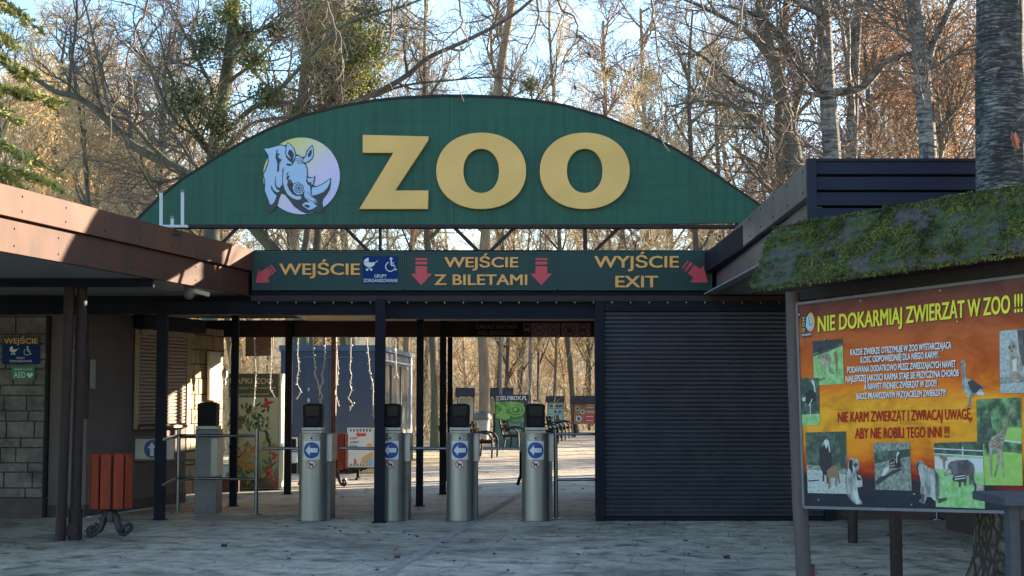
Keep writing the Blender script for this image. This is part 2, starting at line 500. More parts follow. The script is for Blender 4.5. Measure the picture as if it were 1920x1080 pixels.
# roller shutter closing the exit
sh = thing('roller_shutter', 'closed dark navy roller shutter under the exit sign', 'shutter', (p1.x + 1.3, 18.78, 0))
m = MB(); x0 = p1.x + .003; x1 = at(1545, 978, 18.78).x; z = .06; zt = ZS - .16
rows = []
while z < zt:
    rows.append((z, 18.80)); rows.append((z + .008, 18.775)); rows.append((z + .034, 18.772)); rows.append((z + .046, 18.797)); z += .055
n = len(rows)
m.add([(x0, y, zz) for zz, y in rows] + [(x1, y, zz) for zz, y in rows], [(i, n + i, n + i + 1, i + 1) for i in range(n - 1)])
m.build('slat_curtain', mat('navy shutter slats', (.034, .038, .054), (.019, .022, .034), .42, scale=2.5, rvar=.08), sh)
m = MB(); m.box(x0, x1, 18.765, 18.81, .005, .06); m.build('bottom_rail', navy, sh, bevel=.004)
m = MB(); m.box(x0, x1, 18.72, 18.85, zt + .01, ZS - .022); m.build('shutter_box', navy, sh, bevel=.01)
m = MB(); m.box(x1, x1 + .12, 18.72, 18.9, 0, ZS - .022); m.build('guide_rail', navy, sh, bevel=.006)

# small fairy lamps along the front eaves
sl = thing('fairy_light_cable', 'thin cable of tiny pale lamps along the underside of the gate front edge', 'fairy lights', (0, GY - .08, 2.77))
m = MB(); m2 = MB(); pts = []
rnd = random.Random(4)
for i in range(33):
    x = -3.2 + i * .235; pts.append((x, GY - .085, 2.762 - .008 * (i % 2)))
    m2.lathe((x, GY - .09, 2.735), [(.003, 0), (.007, .006), (.007, .016), (.003, .022)], 6)
m.tube(pts, .006, 5); m.build('cable', black, sl); m2.build('lamp_bulb', steel_light, sl)

# ================================================================= ARCHED ZOO SIGN
AY = 18.86
PA = front(AY)
arch_px = [(253, 416), (275, 394), (300, 371), (340, 338), (400, 300), (450, 270), (500, 245), (560, 220), (640, 200), (700, 189.5), (760, 184), (830, 181), (880, 181), (950, 184), (1010, 190.5), (1060, 199), (1130, 219), (1200, 247), (1260, 277), (1310, 307), (1360, 341), (1400, 368), (1440, 396)]
arch_px = [(960 + (x - 960) * 1.0, y) for x, y in arch_px]
asg = thing('arch_sign', 'green arched sign with raised gold ZOO letters and a rhino emblem over the gate', 'sign', (at(845, 420, AY).x, AY, 3.41))
base = [(1452, 417), (1200, 420), (300, 426)]
def edge_poly(grow=0):
    cx, cy = 846, 420; out = []
    for x, y in arch_px:
        dx, dy = x - cx, y - cy; L = math.hypot(dx, dy); out.append((x + dx / L * grow, y + dy / L * grow))
    return out
m = MB(); m.poly(PA, edge_poly(0) + base, 0, th=.10); m.build('sign_panel', green, asg)
m = MB(); e0 = [PA.p(x, y, .015) for x, y in edge_poly(-1)]; e1 = [PA.p(x, y, .015) for x, y in edge_poly(4)]
off = -PA.n * .14; k = len(e0)
m.add(e0 + e1 + [p + off for p in e0] + [p + off for p in e1],
      [(i, i + 1, k + i + 1, k + i) for i in range(k - 1)] + [(k + i, k + i + 1, 3 * k + i + 1, 3 * k + i) for i in range(k - 1)] + [(2 * k + i + 1, 2 * k + i, 3 * k + i, 3 * k + i + 1) for i in range(k - 1)] + [(i + 1, i, 2 * k + i, 2 * k + i + 1) for i in range(k - 1)])
m.build('edge_trim', brown, asg)
m = MB(); q0 = at(285, 424, AY); q1 = at(1440, 424, AY); m.box(q0.x, q1.x, AY - .02, AY + .13, q0.z - .025, q0.z + .02); m.build('bottom_rail', brown, asg, bevel=.004)
m = MB(); jn = at(847, 300, AY); m.box(jn.x - .006, jn.x + .006, AY - .006, AY - .001, q0.z + .05, at(847, 184, AY).z); m.build('panel_seam', mat('green seam', (.02, .12, .085)), asg)
def C2(pts): return [(640 + x / 2, y / 2) for x, y in pts]
zpts = C2([(82, 509), (329, 515), (327, 530), (204, 717), (328, 717), (326, 787), (69, 787), (196, 577), (82, 577)])
m = MB(); m.poly(PA, zpts, .075, th=.07); m.build('letter', [gold], asg, bevel=.006)
edge = plain('dark letter edge', (.045, .03, .012), .6)
for cx in (525, 912):
    m = MB(); m.ring(PA, 640 + cx / 2, 322, 84, 71.5, 33.2, 41, .075, th=.07, k=72, n=2.12); m.build('letter', [gold], asg, bevel=.006)
# rhino emblem, painted on a disc fixed to the panel
def C6(pts): return [(480 + x / 6, 240 + y / 6) for x, y in pts]
def disc_mat():
    mm, t, b = new_mat('yellow to lilac disc print')
    tc = t.nodes.new('ShaderNodeTexCoord'); sx = t.nodes.new('ShaderNodeSeparateXYZ'); t.links.new(tc.outputs['Generated'], sx.inputs[0])
    a = nd(t, 'ShaderNodeMath', operation='SUBTRACT'); t.links.new(sx.outputs['X'], a.inputs[0]); t.links.new(sx.outputs['Z'], a.inputs[1])
    b2 = nd(t, 'ShaderNodeMath', operation='MULTIPLY_ADD'); t.links.new(a.outputs[0], b2.inputs[0]); b2.inputs[1].default_value = .5; b2.inputs[2].default_value = .5
    c = ramp(t, b2.outputs[0], [(.2, (.58, .55, .16)), (.42, (.62, .55, .42)), (.6, (.58, .50, .68)), (.85, (.50, .47, .72))])
    t.links.new(c, b.inputs['Base Color']); b.inputs['Roughness'].default_value = .5; return mm
em = MB(); em.disc(PA, 480 + 514 / 6, 240 + 541 / 6, 431 / 6, 431 / 6, .018, th=.015, k=64)
emb = em.build('rhino_emblem', disc_mat(), asg)
ink = plain('charcoal print', (.028, .033, .045), .55)
pale = mat('pale blue print', (.36, .50, .68), (.33, .46, .63), .5, scale=1)
m = MB()
m.poly(PA, C6([(86, 226), (150, 222), (215, 202), (278, 186), (322, 198), (346, 186), (358, 160), (400, 190), (438, 238), (455, 296), (490, 308), (522, 328), (555, 322), (568, 265), (600, 226), (636, 190), (654, 235), (655, 300), (640, 350), (600, 388), (566, 402), (586, 470), (590, 548), (640, 560), (672, 536), (668, 590), (652, 648), (690, 655), (760, 622), (848, 560), (848, 625), (834, 695), (800, 755), (758, 808), (752, 850), (760, 890), (742, 955), (690, 952), (640, 950), (575, 966), (505, 940), (430, 885), (370, 805), (325, 752), (288, 744), (262, 810), (250, 868), (180, 945), (145, 960), (146, 868), (114, 770), (90, 700), (98, 602), (74, 528), (104, 470), (134, 390), (130, 310)]), .021)
m.build('rhino_outline', ink, emb)
m = MB()
def pp(pts, w=.024): m.poly(PA, C6(pts), w)
pp([(98, 238), (155, 232), (218, 213), (278, 198), (318, 208), (338, 222), (330, 280), (340, 330), (372, 372), (400, 392), (412, 410), (352, 400), (330, 440), (300, 470), (300, 560), (296, 640), (268, 676), (236, 668), (222, 620), (230, 540), (222, 560), (214, 640), (240, 700), (262, 700), (266, 718), (240, 728), (200, 700), (176, 640), (172, 690), (205, 735), (236, 766), (212, 828), (182, 866), (160, 860), (140, 800), (104, 705), (110, 605), (90, 528), (118, 476), (146, 390), (144, 310)])
pp([(352, 182), (366, 174), (402, 204), (430, 245), (446, 305), (436, 338), (414, 378), (396, 352), (366, 330), (342, 300), (346, 240)])
pp([(534, 384), (530, 362), (556, 336), (568, 318), (578, 276), (604, 238), (634, 206), (646, 240), (648, 296), (634, 340), (598, 372), (562, 392)])
pp([(448, 330), (470, 316), (498, 326), (526, 346), (522, 380), (536, 404), (560, 420), (574, 470), (576, 548), (566, 596), (580, 632), (612, 660), (616, 740), (640, 780), (694, 826), (650, 815), (696, 850), (640, 842), (690, 878), (640, 915), (596, 924), (540, 888), (522, 866), (548, 842), (604, 834), (560, 796), (544, 760), (552, 700), (520, 745), (470, 752), (432, 724), (416, 680), (424, 640), (462, 620), (510, 622), (470, 612), (420, 628), (400, 590), (384, 640), (392, 700), (412, 745), (452, 768), (506, 766), (514, 800), (470, 812), (410, 790), (360, 752), (326, 690), (306, 620), (306, 540), (314, 470), (340, 420), (380, 432), (416, 418), (440, 372)])
pp([(578, 566), (640, 568), (662, 552), (650, 596), (626, 618), (588, 606)])
pp([(636, 672), (690, 665), (770, 628), (838, 576), (832, 620), (806, 676), (760, 722), (690, 752), (636, 762), (628, 712)])
pp([(640, 600), (652, 610), (640, 640), (622, 636)])
m.build('rhino_light_areas', pale, emb)
m = MB()
pp([(372, 250), (402, 250), (432, 300), (412, 384), (386, 330), (362, 296)], .027)
pp([(588, 300), (606, 262), (632, 242), (628, 300), (606, 330), (588, 330)], .027)
pp([(238, 240), (250, 262), (240, 285), (276, 300), (246, 318), (270, 350), (296, 356), (268, 400), (262, 490), (240, 500), (244, 400), (222, 330)], .027)
pp([(352, 510), (376, 495), (350, 550), (384, 535), (366, 590), (400, 580), (384, 630), (412, 620), (396, 680), (420, 730), (450, 752), (410, 745), (378, 700), (352, 640), (364, 600), (344, 570)], .027)
m.ring(PA, 480 + 488 / 6, 240 + 682 / 6, 8.8, 9, 7.4, 7.6, .027, k=20); m.ring(PA, 480 + 488 / 6, 240 + 682 / 6, 5.6, 5.8, 4.2, 4.4, .027, k=20)
m.disc(PA, 480 + 488 / 6, 240 + 682 / 6, 2.6, 2.4, .028, k=12)
pp([(540, 868), (585, 866), (612, 880), (600, 902), (560, 892)], .027)
for q in ([(440, 350), (518, 350)], [(446, 366), (522, 368)], [(460, 386), (524, 384)], [(470, 402), (528, 396)], [(310, 470), (300, 640), (330, 720)], [(226, 560), (222, 640), (262, 690)], [(560, 545), (575, 556)], [(580, 720), (640, 790)], [(555, 790), (690, 852)]):
    m.line(PA, C6(q), .9, .027)
m.build('rhino_ink_marks', ink, emb)
# struts between beam and arch
m = MB()
def strut(x0, y0, x1, y1, w=.045):
    a_ = at(x0, y0, AY + .06); b2 = at(x1, y1, AY + .06); mm = MB(); mm.bar(a_, b2, w, w, (0, 1, 0)); mm.build('strut', brown, asg)
for s_ in ((713, 425, 713, 474, .04), (1097, 423, 1097, 474, .05), (648, 428, 694, 474), (850, 425, 900, 474), (968, 424, 917, 474), (1166, 422, 1112, 474), (444, 428, 408, 466), (1378, 420, 1402, 446, .06)):
    strut(*s_)

# ================================================================= THREE DIRECTION SIGNS ON THE BEAM
SYY = GY - .06
PS = front(SYY)
def sign_board(name, label, x0, x1, y0, y1):
    c = at((x0 + x1) / 2, y1, SYY)
    t = thing(name, label, 'sign', (c.x, SYY, c.z), 'direction signs on the gate beam')
    mm = MB(); mm.poly(PS, [(x0, y0), (x1, y0), (x1, y1), (x0, y1)], 0, th=.05); mm.build('sign_face', green_dark, t, bevel=.008)
    mm = MB()
    for a_, b2 in (((x0, y0), (x1, y0)), ((x1, y0), (x1, y1)), ((x1, y1), (x0, y1)), ((x0, y1), (x0, y0))):
        mm.bar(PS.p(*a_, .004), PS.p(*b2, .004), .014, .014, (0, 1, 0))
    mm.build('sign_edge', mat('sign edge', (.02, .05, .045)), t)
    return t
shadow_ink = plain('dark lettering outline', (.035, .016, .006), .6)
def lettering(t, rows):
    a_ = MB(); b2 = MB()
    for body, bl, br, cap in rows:
        b2.text(PS, body, (bl[0] + .2, bl[1] + 1.0), (br[0] + .6, br[1] + 1.0), cap, .0055, bold=.045); a_.text(PS, body, bl, br, cap, .008, bold=.022)
    b2.build('lettering_outline', shadow_ink, t); a_.build('lettering', gold_text, t)
sg1 = sign_board('direction_sign', 'dark green sign reading WEJŚCIE with blue pram panel and red arrow pointing down left', 474, 757, 472, 543)
sg2 = sign_board('direction_sign', 'dark green sign reading WEJŚCIE Z BILETAMI between two red arrows pointing straight down', 760, 1044, 473, 543)
sg3 = sign_board('direction_sign', 'dark green sign reading WYJŚCIE EXIT with a red arrow pointing down right', 1047, 1334, 470, 543)
lettering(sg1, [('WEJŚCIE', (524.5, 515), (674, 515), 20.5)])
lettering(sg2, [('WEJŚCIE', (834, 501), (971, 501), 18.5), ('Z BILETAMI', (815, 534), (988, 534), 19)])
lettering(sg3, [('WYJŚCIE', (1115, 501.5), (1272, 501.5), 21), ('EXIT', (1154.5, 538.5), (1233, 538.5), 21)])
def CA(pts, ox, oy, sc): return [(ox + x / sc, oy + y / sc) for x, y in pts]
m = MB()
for q in ([(162, 285), (180, 322), (262, 270), (322, 350), (272, 386), (290, 448), (122, 450)], [(272, 262), (288, 252), (345, 336), (328, 346)], [(300, 240), (312, 232), (372, 312), (356, 324)]):
    m.poly(PS, CA(q, 460, 460, 6.4), .006)
m.build('arrow', red_arrow, sg1)
m = MB(); p_ = [(680, 480), (746, 480), (746, 532), (680, 532)]; m.poly(PS, p_, .006, th=.004); bp = m.build('pictogram_panel', blue_dark, sg1)
def pictos(PL, mm, fx, w):
    """pram and wheelchair symbols; fx maps design pixels of the left gate sign"""
    def P_(q): return [fx(460 + x / 6.4, 460 + y / 6.4) for x, y in q]
    sc = abs(fx(1, 0)[0] - fx(0, 0)[0])
    mm.poly(PL, P_([(1420, 205), (1560, 205), (1550, 235), (1520, 258), (1460, 258), (1430, 235)]), w)
    mm.poly(PL, P_([(1480, 200), (1480, 148), (1450, 158), (1426, 182), (1420, 200)]), w)
    mm.line(PL, P_([(1550, 215), (1590, 185)]), 1.2 * sc, w); mm.line(PL, P_([(1470, 258), (1505, 285)]), 1.2 * sc, w); mm.line(PL, P_([(1510, 258), (1475, 285)]), 1.2 * sc, w)
    for cx in (1462, 1512):
        a_ = P_([(cx, 292)])[0]; mm.disc(PL, a_[0], a_[1], 2.3 * sc, 2.3 * sc, w, k=14)
    a_ = P_([(1750, 162)])[0]; mm.disc(PL, a_[0], a_[1], 2.7 * sc, 2.7 * sc, w, k=14)
    mm.line(PL, P_([(1750, 180), (1752, 240), (1788, 242), (1800, 292), (1818, 290)]), 2.6 * sc, w); mm.line(PL, P_([(1752, 212), (1786, 212)]), 1.8 * sc, w)
    cpt = [(1740 + 56 * math.cos(q), 256 + 56 * math.sin(q)) for q in [R(-110 - 12 * i) for i in range(22)]]
    mm.line(PL, P_(cpt), 1.7 * sc, w)
m = MB(); pictos(PS, m, lambda x, y: (x, y), .009)
m.text(PS, 'GRUPY', (702, 520.5), (725, 520.5), 6, .009, bold=.02); m.text(PS, 'ZORGANIZOWANE', (681.5, 529), (745.5, 529), 6, .009, bold=.02)
m.build('pictograms', white, bp)
for cx, c0 in ((790, 0), (1015, 0)):
    m = MB()
    m.poly(PS, [(cx - 11, 499), (cx + 11, 499), (cx + 11, 513), (cx + 20, 513), (cx, 535), (cx - 20, 513), (cx - 11, 513)], .006)
    m.poly(PS, [(cx - 11, 490.5), (cx + 11, 490.5), (cx + 11, 496), (cx - 11, 496)], .006); m.poly(PS, [(cx - 11, 484), (cx + 11, 484), (cx + 11, 488), (cx - 11, 488)], .006)
    m.build('arrow', red_arrow, sg2)
m = MB()
for q in ([(1138, 250), (1192, 280), (1216, 255), (1252, 390), (1112, 393), (1134, 348), (1090, 318)], [(1112, 222), (1132, 238), (1075, 305), (1062, 292)], [(1088, 210), (1098, 218), (1048, 280), (1040, 272)]):
    m.poly(PS, CA(q, 1040, 440, 4.364), .006)
m.build('arrow', red_arrow, sg3)

# signs on the rear lintel
PL2 = front(23.93)
t = thing('smoking_ban_sign', 'dim sign reading ZAKAZ PALENIA NO SMOKING on the rear lintel', 'sign', tuple(at(930, 632, 23.93)))
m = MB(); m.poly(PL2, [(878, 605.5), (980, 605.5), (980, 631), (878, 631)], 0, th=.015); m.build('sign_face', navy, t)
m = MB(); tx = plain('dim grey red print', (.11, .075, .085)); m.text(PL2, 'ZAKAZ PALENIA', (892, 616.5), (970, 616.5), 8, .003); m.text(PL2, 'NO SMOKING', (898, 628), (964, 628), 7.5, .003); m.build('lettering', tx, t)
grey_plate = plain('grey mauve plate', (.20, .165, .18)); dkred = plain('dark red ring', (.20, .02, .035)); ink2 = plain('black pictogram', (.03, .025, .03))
for i, (x0, x1, c0, c1, lab) in enumerate(((997, 1050, 1010.5, 1037, 'grey plate with two round bans, cigarette and bicycle, left of the pair on the lintel'), (1053, 1107, 1067.5, 1093.5, 'grey plate with two round bans, skates and dog, beside the roller shutter post'))):
    t = thing('prohibition_sign', lab, 'sign', tuple(at((x0 + x1) / 2, 632, 23.93)), 'ban plates on the rear lintel')
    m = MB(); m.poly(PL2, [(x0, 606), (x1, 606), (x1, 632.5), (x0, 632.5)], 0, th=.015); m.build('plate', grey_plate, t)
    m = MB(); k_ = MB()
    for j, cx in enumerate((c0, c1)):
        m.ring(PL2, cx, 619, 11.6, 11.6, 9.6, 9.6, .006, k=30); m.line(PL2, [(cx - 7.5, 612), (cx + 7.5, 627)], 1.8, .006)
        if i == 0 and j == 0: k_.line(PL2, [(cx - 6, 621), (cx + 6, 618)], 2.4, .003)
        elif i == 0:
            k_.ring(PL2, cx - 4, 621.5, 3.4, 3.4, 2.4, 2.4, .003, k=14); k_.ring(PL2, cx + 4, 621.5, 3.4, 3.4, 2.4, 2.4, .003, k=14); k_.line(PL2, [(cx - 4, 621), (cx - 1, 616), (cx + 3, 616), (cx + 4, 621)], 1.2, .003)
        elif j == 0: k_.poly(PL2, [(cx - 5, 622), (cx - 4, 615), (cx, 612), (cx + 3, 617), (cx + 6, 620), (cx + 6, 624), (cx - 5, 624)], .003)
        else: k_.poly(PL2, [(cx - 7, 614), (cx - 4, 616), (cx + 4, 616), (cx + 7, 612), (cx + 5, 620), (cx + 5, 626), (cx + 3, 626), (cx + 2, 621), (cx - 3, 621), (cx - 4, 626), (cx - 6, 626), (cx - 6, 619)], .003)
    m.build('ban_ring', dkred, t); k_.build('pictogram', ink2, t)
t = thing('wall_detector', 'small pale box with a dark eye fixed on the lintel left of the ban plates', 'detector', tuple(at(988, 621, 23.9)))
m = MB(); m.poly(front(23.9), [(981.5, 606), (994.5, 606), (994.5, 621), (981.5, 621)], 0, th=.06); m.build('housing', grey_sheet, t, bevel=.006)
m = MB(); m.disc(front(23.9), 988, 612, 4.5, 3, .01, th=.01, k=16); m.build('eye', dark_plastic, t)

# ================================================================= LEFT WING
def fasc(px_rows, name, label): pass
lw = thing('left_wing', 'low brown ticket building on the left with copper coloured roof edge and boarded soffit', 'building', (-6, 17, 0))
def LX(y, px=0.0): return -3.31 - .2034 * (18.8 - y) + px       # line of the roof edge
Y0, Y1 = 10.5, 18.78
def band(z0, z1, off, th, mats_, name, par, fx=LX, s=1):
    m = MB(); a = [(fx(Y0) + off * s, Y0), (fx(Y1) + off * s, Y1), (fx(Y1) + (off - th) * s, Y1), (fx(Y0) + (off - th) * s, Y0)]
    m.prism([(x, y, z0) for x, y in a], (0, 0, z1 - z0)); return m.build(name, mats_, par, bevel=.004)
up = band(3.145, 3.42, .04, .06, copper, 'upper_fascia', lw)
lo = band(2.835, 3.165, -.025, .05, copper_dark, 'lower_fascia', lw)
m = MB()
rnd = random.Random(2)
for par, off, z0, z1 in ((up, .04, 3.145, 3.42), (lo, -.025, 2.835, 3.13)):
    m = MB(); y = Y0 + .4
    while y < Y1 - .1:
        for z in (z0 + .07, z1 - .07):
            x = LX(y) + off; m.lathe((0, 0, 0), [(0, 0)], 3) if False else m.box(x - .001, x + .006, y - .009, y + .009, z - .009, z + .009)
        y += .78
    m.build('rivet_row', black, par)
m = MB(); m.prism([(LX(Y0) - .06, Y0, 3.12), (LX(Y1) - .06, Y1, 3.12), (-14, Y1, 3.12), (-14, Y0, 3.12)], (0, 0, .26)); m.prism([(-3.4, Y1, 3.12), (-3.4, 26, 3.12), (-14, 26, 3.12), (-14, Y1, 3.12)], (0, 0, .25))
m.build('roof', navy, lw)
def board_mat():
    mm, t, b = new_mat('boarded soffit')
    v = coords(t); w = nd(t, 'ShaderNodeTexWave', Scale=1.9); w.bands_direction = 'Y'; w.wave_profile = 'SAW'
    t.links.new(v, w.inputs[0]); n = noise(t, coords(t, (.2, 4, 1)), 6)
    c = ramp(t, n, [(.3, (.235, .235, .225)), (.7, (.165, .165, .16))]); c = mixc(t, ramp(t, w.outputs['Fac'], [(.0, (1, 1, 1)), (.1, (0, 0, 0))]), c, (.06, .06, .06))
    t.links.new(c, b.inputs['Base Color']); b.inputs['Roughness'].default_value = .6; bump(t, b, w.outputs['Fac'], .3, .01); return mm
bm = board_mat()
m = MB(); m.prism([(LX(Y0) - .08, Y0, 2.85), (LX(Y1) - .08, Y1, 2.85), (-14, Y1, 2.85), (-14, Y0, 2.85)], (0, 0, .02)); m.build('soffit', bm, lw)
pb = at(115, 530, 16.2)
m = MB(); m.bar((-14, 16.22, 2.80), (LX(16.22) - .1, 16.22, 2.80), .10, .085); m.build('soffit_beam', navy, lw)
m = MB(); m.box(-14, -3.34, 18.95, 19.12, 2.62, 2.845); m.build('wall_beam', navy, lw, bevel=.005)
m = MB(); m.box(-14, -3.34, 19.125, 23.5, 2.80, 2.845); m.build('rear_soffit', navy, lw)
pa = at(115, 1012, 16.2); m = MB(); m.tube([(pa.x - .01, 16.2, 0), (pa.x + .03, 16.2, 2.76)], .056, 14); m.build('post', brown, lw, True)
pd = at(139, 1010, 16.25); m = MB()
m.tube([(pd.x, 16.28, 0), (pd.x, 16.28, .30)], .074, 16); m.tube([(pd.x, 16.28, .30), (pd.x, 16.28, .33)], .082, 16)
m.tube([(pd.x, 16.28, .33), (pd.x + .02, 16.28, 2.76)], .058, 16)
for z in (2.08, 2.26): m.tube([(pd.x + .015, 16.28, z), (pd.x + .015, 16.28, z + .035)], .067, 16)
dp = m.build('downpipe', brown, lw, True)
m = MB(); m.disc(front(16.2), 133, 994, 12.5, 12.5, .005, th=.02, k=20); m.build('inspection_cap', brown, dp)

def blocks(name, o, ex, width, z0, z1, mats_, par, seed, th=.06, rows_h=(.125, .215, .13, .20), wr=(.28, .62), gap=.014, n=None):
    """dressed stone courses: separate blocks on a dark mortar backing, one mesh"""
    rd = random.Random(seed); o = Vector(o); ex = Vector(ex).normalized(); nn = n or Vector((ex.y, -ex.x, 0))
    m = MB(); z = z0; r = 0
    while z < z1 - .02:
        h = min(rows_h[r % len(rows_h)] * rd.uniform(.92, 1.08), z1 - z); x = 0
        while x < width - .01:
            w = rd.uniform(*wr) * (.6 if r % 2 else 1)
            if width - x - w < .12: w = width - x
            a = o + ex * (x + gap / 2); b = o + ex * (x + w - gap / 2); d = rd.uniform(0, .012)
            q = [a + nn * (d + .004 * rd.random()), b + nn * (d + .004 * rd.random()), b - nn * th, a - nn * th]
            m.prism([(p.x, p.y, z + gap / 2) for p in q], (0, 0, h - gap)); x += w
        z += h; r += 1
    ob = m.build(name, mats_[0], par, bevel=.008)
    b = MB(); a = o - nn * .02; c = o + ex * width - nn * .02; b.prism([(p.x, p.y, z0) for p in (a, c, c - nn * .2, a - nn * .2)], (0, 0, z1 - z0)); b.build('mortar', mats_[1], ob)
    return ob
xr = at(79, 960, 19.2).x
blocks('stone_pier', (-8.6, 19.2, 0), (1, 0, 0), xr + 8.6, .26, 2.62, (stone, mortar), lw, 5)
m = MB(); m.box(-8.7, xr + .01, 19.17, 19.4, 0, .26); m.build('pier_plinth', plinth, lw, bevel=.01)
# plaster front piece, then the side wall splayed back towards the gate
A = Vector((-5.52, 19.32, 0)); B = Vector((-4.80, 21.9, 0)); C = Vector((-4.50, 23.1, 0))
m = MB(); m.box(xr + .03, A.x, 19.32, 19.5, 0, 2.66); m.build('plaster_wall', plaster, lw)
m = MB(); dn = (B - A).normalized(); nn = Vector((dn.y, -dn.x, 0))
q = [A, B, B - nn * .18, A - nn * .18]; m.prism([(p.x, p.y, .16) for p in q], (0, 0, 2.52)); m.build('plaster_wall', plaster, lw)
m = MB(); q = [A + nn * .02, B + nn * .02, B - nn * .1, A - nn * .1]; m.prism([(p.x, p.y, 0) for p in q], (0, 0, .16)); m.box(xr + .03, A.x, 19.3, 19.45, 0, .16); m.build('wall_plinth', plinth, lw)
m = MB(); q = [A + nn * .10, B + nn * .10, B + nn * .02, A + nn * .02]; m.prism([(p.x, p.y, 0) for p in q], (0, 0, .018)); m.build('kerb_line', mat('pale kerb', (.42, .40, .37)), lw)
blocks('stone_wall', B, C - B, (C - B).length, .12, 2.6, (stone_tan, mortar), lw, 9, rows_h=(.21, .22), wr=(.2, .34), n=nn)
m = MB(); q = [C - dn * .10, C + dn * .02, C + dn * .02 - nn * .3, C - dn * .1 - nn * .3]; m.prism([(p.x, p.y, 0) for p in q], (0, 0, 2.6)); m.build('wall_end', navy, lw)
# the window shutter on the side wall
PW = Plane(A + nn * .03, dn, (0, 0, 1))
def wp(px, py, w=0): return PW.p(px, py, w)
ws = MB(); s0 = wp(257, 612); s1 = wp(347, 636); b0 = wp(257, 793); b1 = wp(347, 797)
nsl = 26; zt_ = (s0.z + s1.z) / 2; zb_ = (b0.z + b1.z) / 2
a0 = Vector((s0.x, s0.y, 0)); a1 = Vector((s1.x, s1.y, 0)); vv = []; 
for i in range(nsl):
    z = zb_ + (zt_ - zb_) * i / nsl; h = (zt_ - zb_) / nsl
    for dz, dd in ((0, .012), (h * .15, .03), (h * .8, .034), (h * .97, .012)):
        vv.append((z + dz, dd))
n = len(vv)
ws.add([tuple(a0 + nn * d + Vector((0, 0, z))) for z, d in vv] + [tuple(a1 + nn * d + Vector((0, 0, z))) for z, d in vv], [(i, n + i, n + i + 1, i + 1) for i in range(n - 1)])
wsh = ws.build('window_shutter', shutter_tan, lw)
for a_, w_ in ((a0 - dn * .05, .05), (a1, .10)):
    m = MB(); q = [a_, a_ + dn * w_, a_ + dn * w_ + nn * .05, a_ + nn * .05]; m.prism([(p.x, p.y, zb_ - .06) for p in q], (0, 0, zt_ - zb_ + .08)); m.build('shutter_frame', tan_board, wsh, bevel=.004)
m = MB(); q = [a0 - dn * .02, a1 + dn * .12, a1 + dn * .12 + nn * .09, a0 - dn * .02 + nn * .09]; m.prism([(p.x, p.y, zb_ - .06) for p in q], (0, 0, .04)); m.build('sill', rust, wsh, bevel=.004)
m = MB(); q = [a0 - dn * .1, a1 + dn * .35, a1 + dn * .35 + nn * .16, a0 - dn * .1 + nn * .16]; m.prism([(p.x, p.y, zt_ + .03) for p in q], (0, 0, .2)); m.build('shutter_box', navy, wsh, bevel=.01)
m = MB(); q = [a0 + dn * .1, a1 + dn * .1, a1 + dn * .1 + nn * .11, a0 + dn * .1 + nn * .11]; m.prism([(p.x, p.y, zt_ - .05) for p in q], (0, 0, .075)); m.build('box_lip', tan_board, wsh, bevel=.004)
m = MB(); m.bar(tuple(wp(159, 590, .02)), tuple(wp(159, 785, .02)), .05, .05, (0, 1, 0)); m.build('corner_shadow_strip', brown, lw)  # solid dark strip standing in for the shadow at the wall corner
nt = thing('paper_notice', 'narrow pale notice taped to the brown plaster wall behind the red bin', 'notice', tuple(wp(174, 730)))
m = MB(); m.poly(PW, [(169, 674), (179, 674), (178, 729), (168, 728)], .006, th=.004); m.build('sheet', mat('yellowed paper', (.33, .33, .28)), nt)
wl = thing('wall_poster_case', 'tall pale poster case on the sunlit stone wall above the ticket reader', 'poster case', tuple(wp(400, 750)))
m = MB(); m.poly(PW, [(388, 659), (409, 661), (409, 752), (388, 750)], .05, th=.045); m.build('case', mat('pale cream case', (.62, .58, .48)), wl, bevel=.006)
lb = thing('hanging_lamp', 'white bulb cluster hanging by a wire in front of the stone wall', 'lamp', tuple(at(420, 700, 22.4)))
m = MB(); m.tube([at(419, 632, 22.4), at(419.5, 690, 22.4)], .006, 5); m.build('wire', black, lb)
m = MB(); c = at(421, 702, 22.4); m.lathe(tuple(c), [(.01, .10), (.035, .07), (.05, .02), (.045, -.03), (.02, -.07)], 12); m.lathe((c.x, c.y, c.z - .16), [(.012, .09), (.028, .05), (.02, 0)], 10); m.build('bulb', offwhite, lb, True)

# signs on the stone pier
PP = front(19.16)
t = thing('entrance_sign', 'dark blue sign with WEJŚCIE, pram and wheelchair on the left stone pier', 'sign', tuple(at(39, 682, 19.16)))
m = MB(); m.poly(PP, [(4, 631), (74, 631), (74, 682.5), (4, 682.5)], 0, th=.02); m.build('sign_face', blue_dark, t, bevel=.004)
m = MB(); m.poly(PP, [(4, 631), (74, 631), (74, 645.5), (4, 645.5)], .003); m.build('header', green_dark, t)
m = MB(); m.text(PP, 'WEJŚCIE', (8, 644), (71, 644), 9.5, .006); m.build('lettering', gold_text, t)
m = MB(); pictos(PP, m, lambda x, y: (18 + (x - 682) * .66, 649 + (y - 483) * .66), .004); m.text(PP, 'GRUPY', (31, 673), (47, 673), 3.6, .004); m.text(PP, 'ZORGANIZOWANE', (18, 679), (60, 679), 3.8, .004); m.build('pictograms', white, t)
t = thing('defibrillator_sign', 'small green AED sign with white heart under the blue entrance sign', 'sign', tuple(at(43, 712, 19.16)))
m = MB(); m.poly(PP, [(22, 686.5), (65, 686.5), (65, 712), (22, 712)], 0, th=.015); m.build('sign_face', mat('aed green', (.02, .20, .09)), t)
m = MB(); m.text(PP, 'AED', (26, 708), (48, 708), 10.5, .003); m.text(PP, 'DEFIBRYLATOR', (26, 694.5), (61, 694.5), 3.6, .003, bold=0)
m.poly(PP, [(56, 709), (50.5, 703), (50.5, 700), (53, 698.5), (56, 701), (59, 698.5), (61.5, 700), (61.5, 703)], .003); m.build('lettering', white, t)
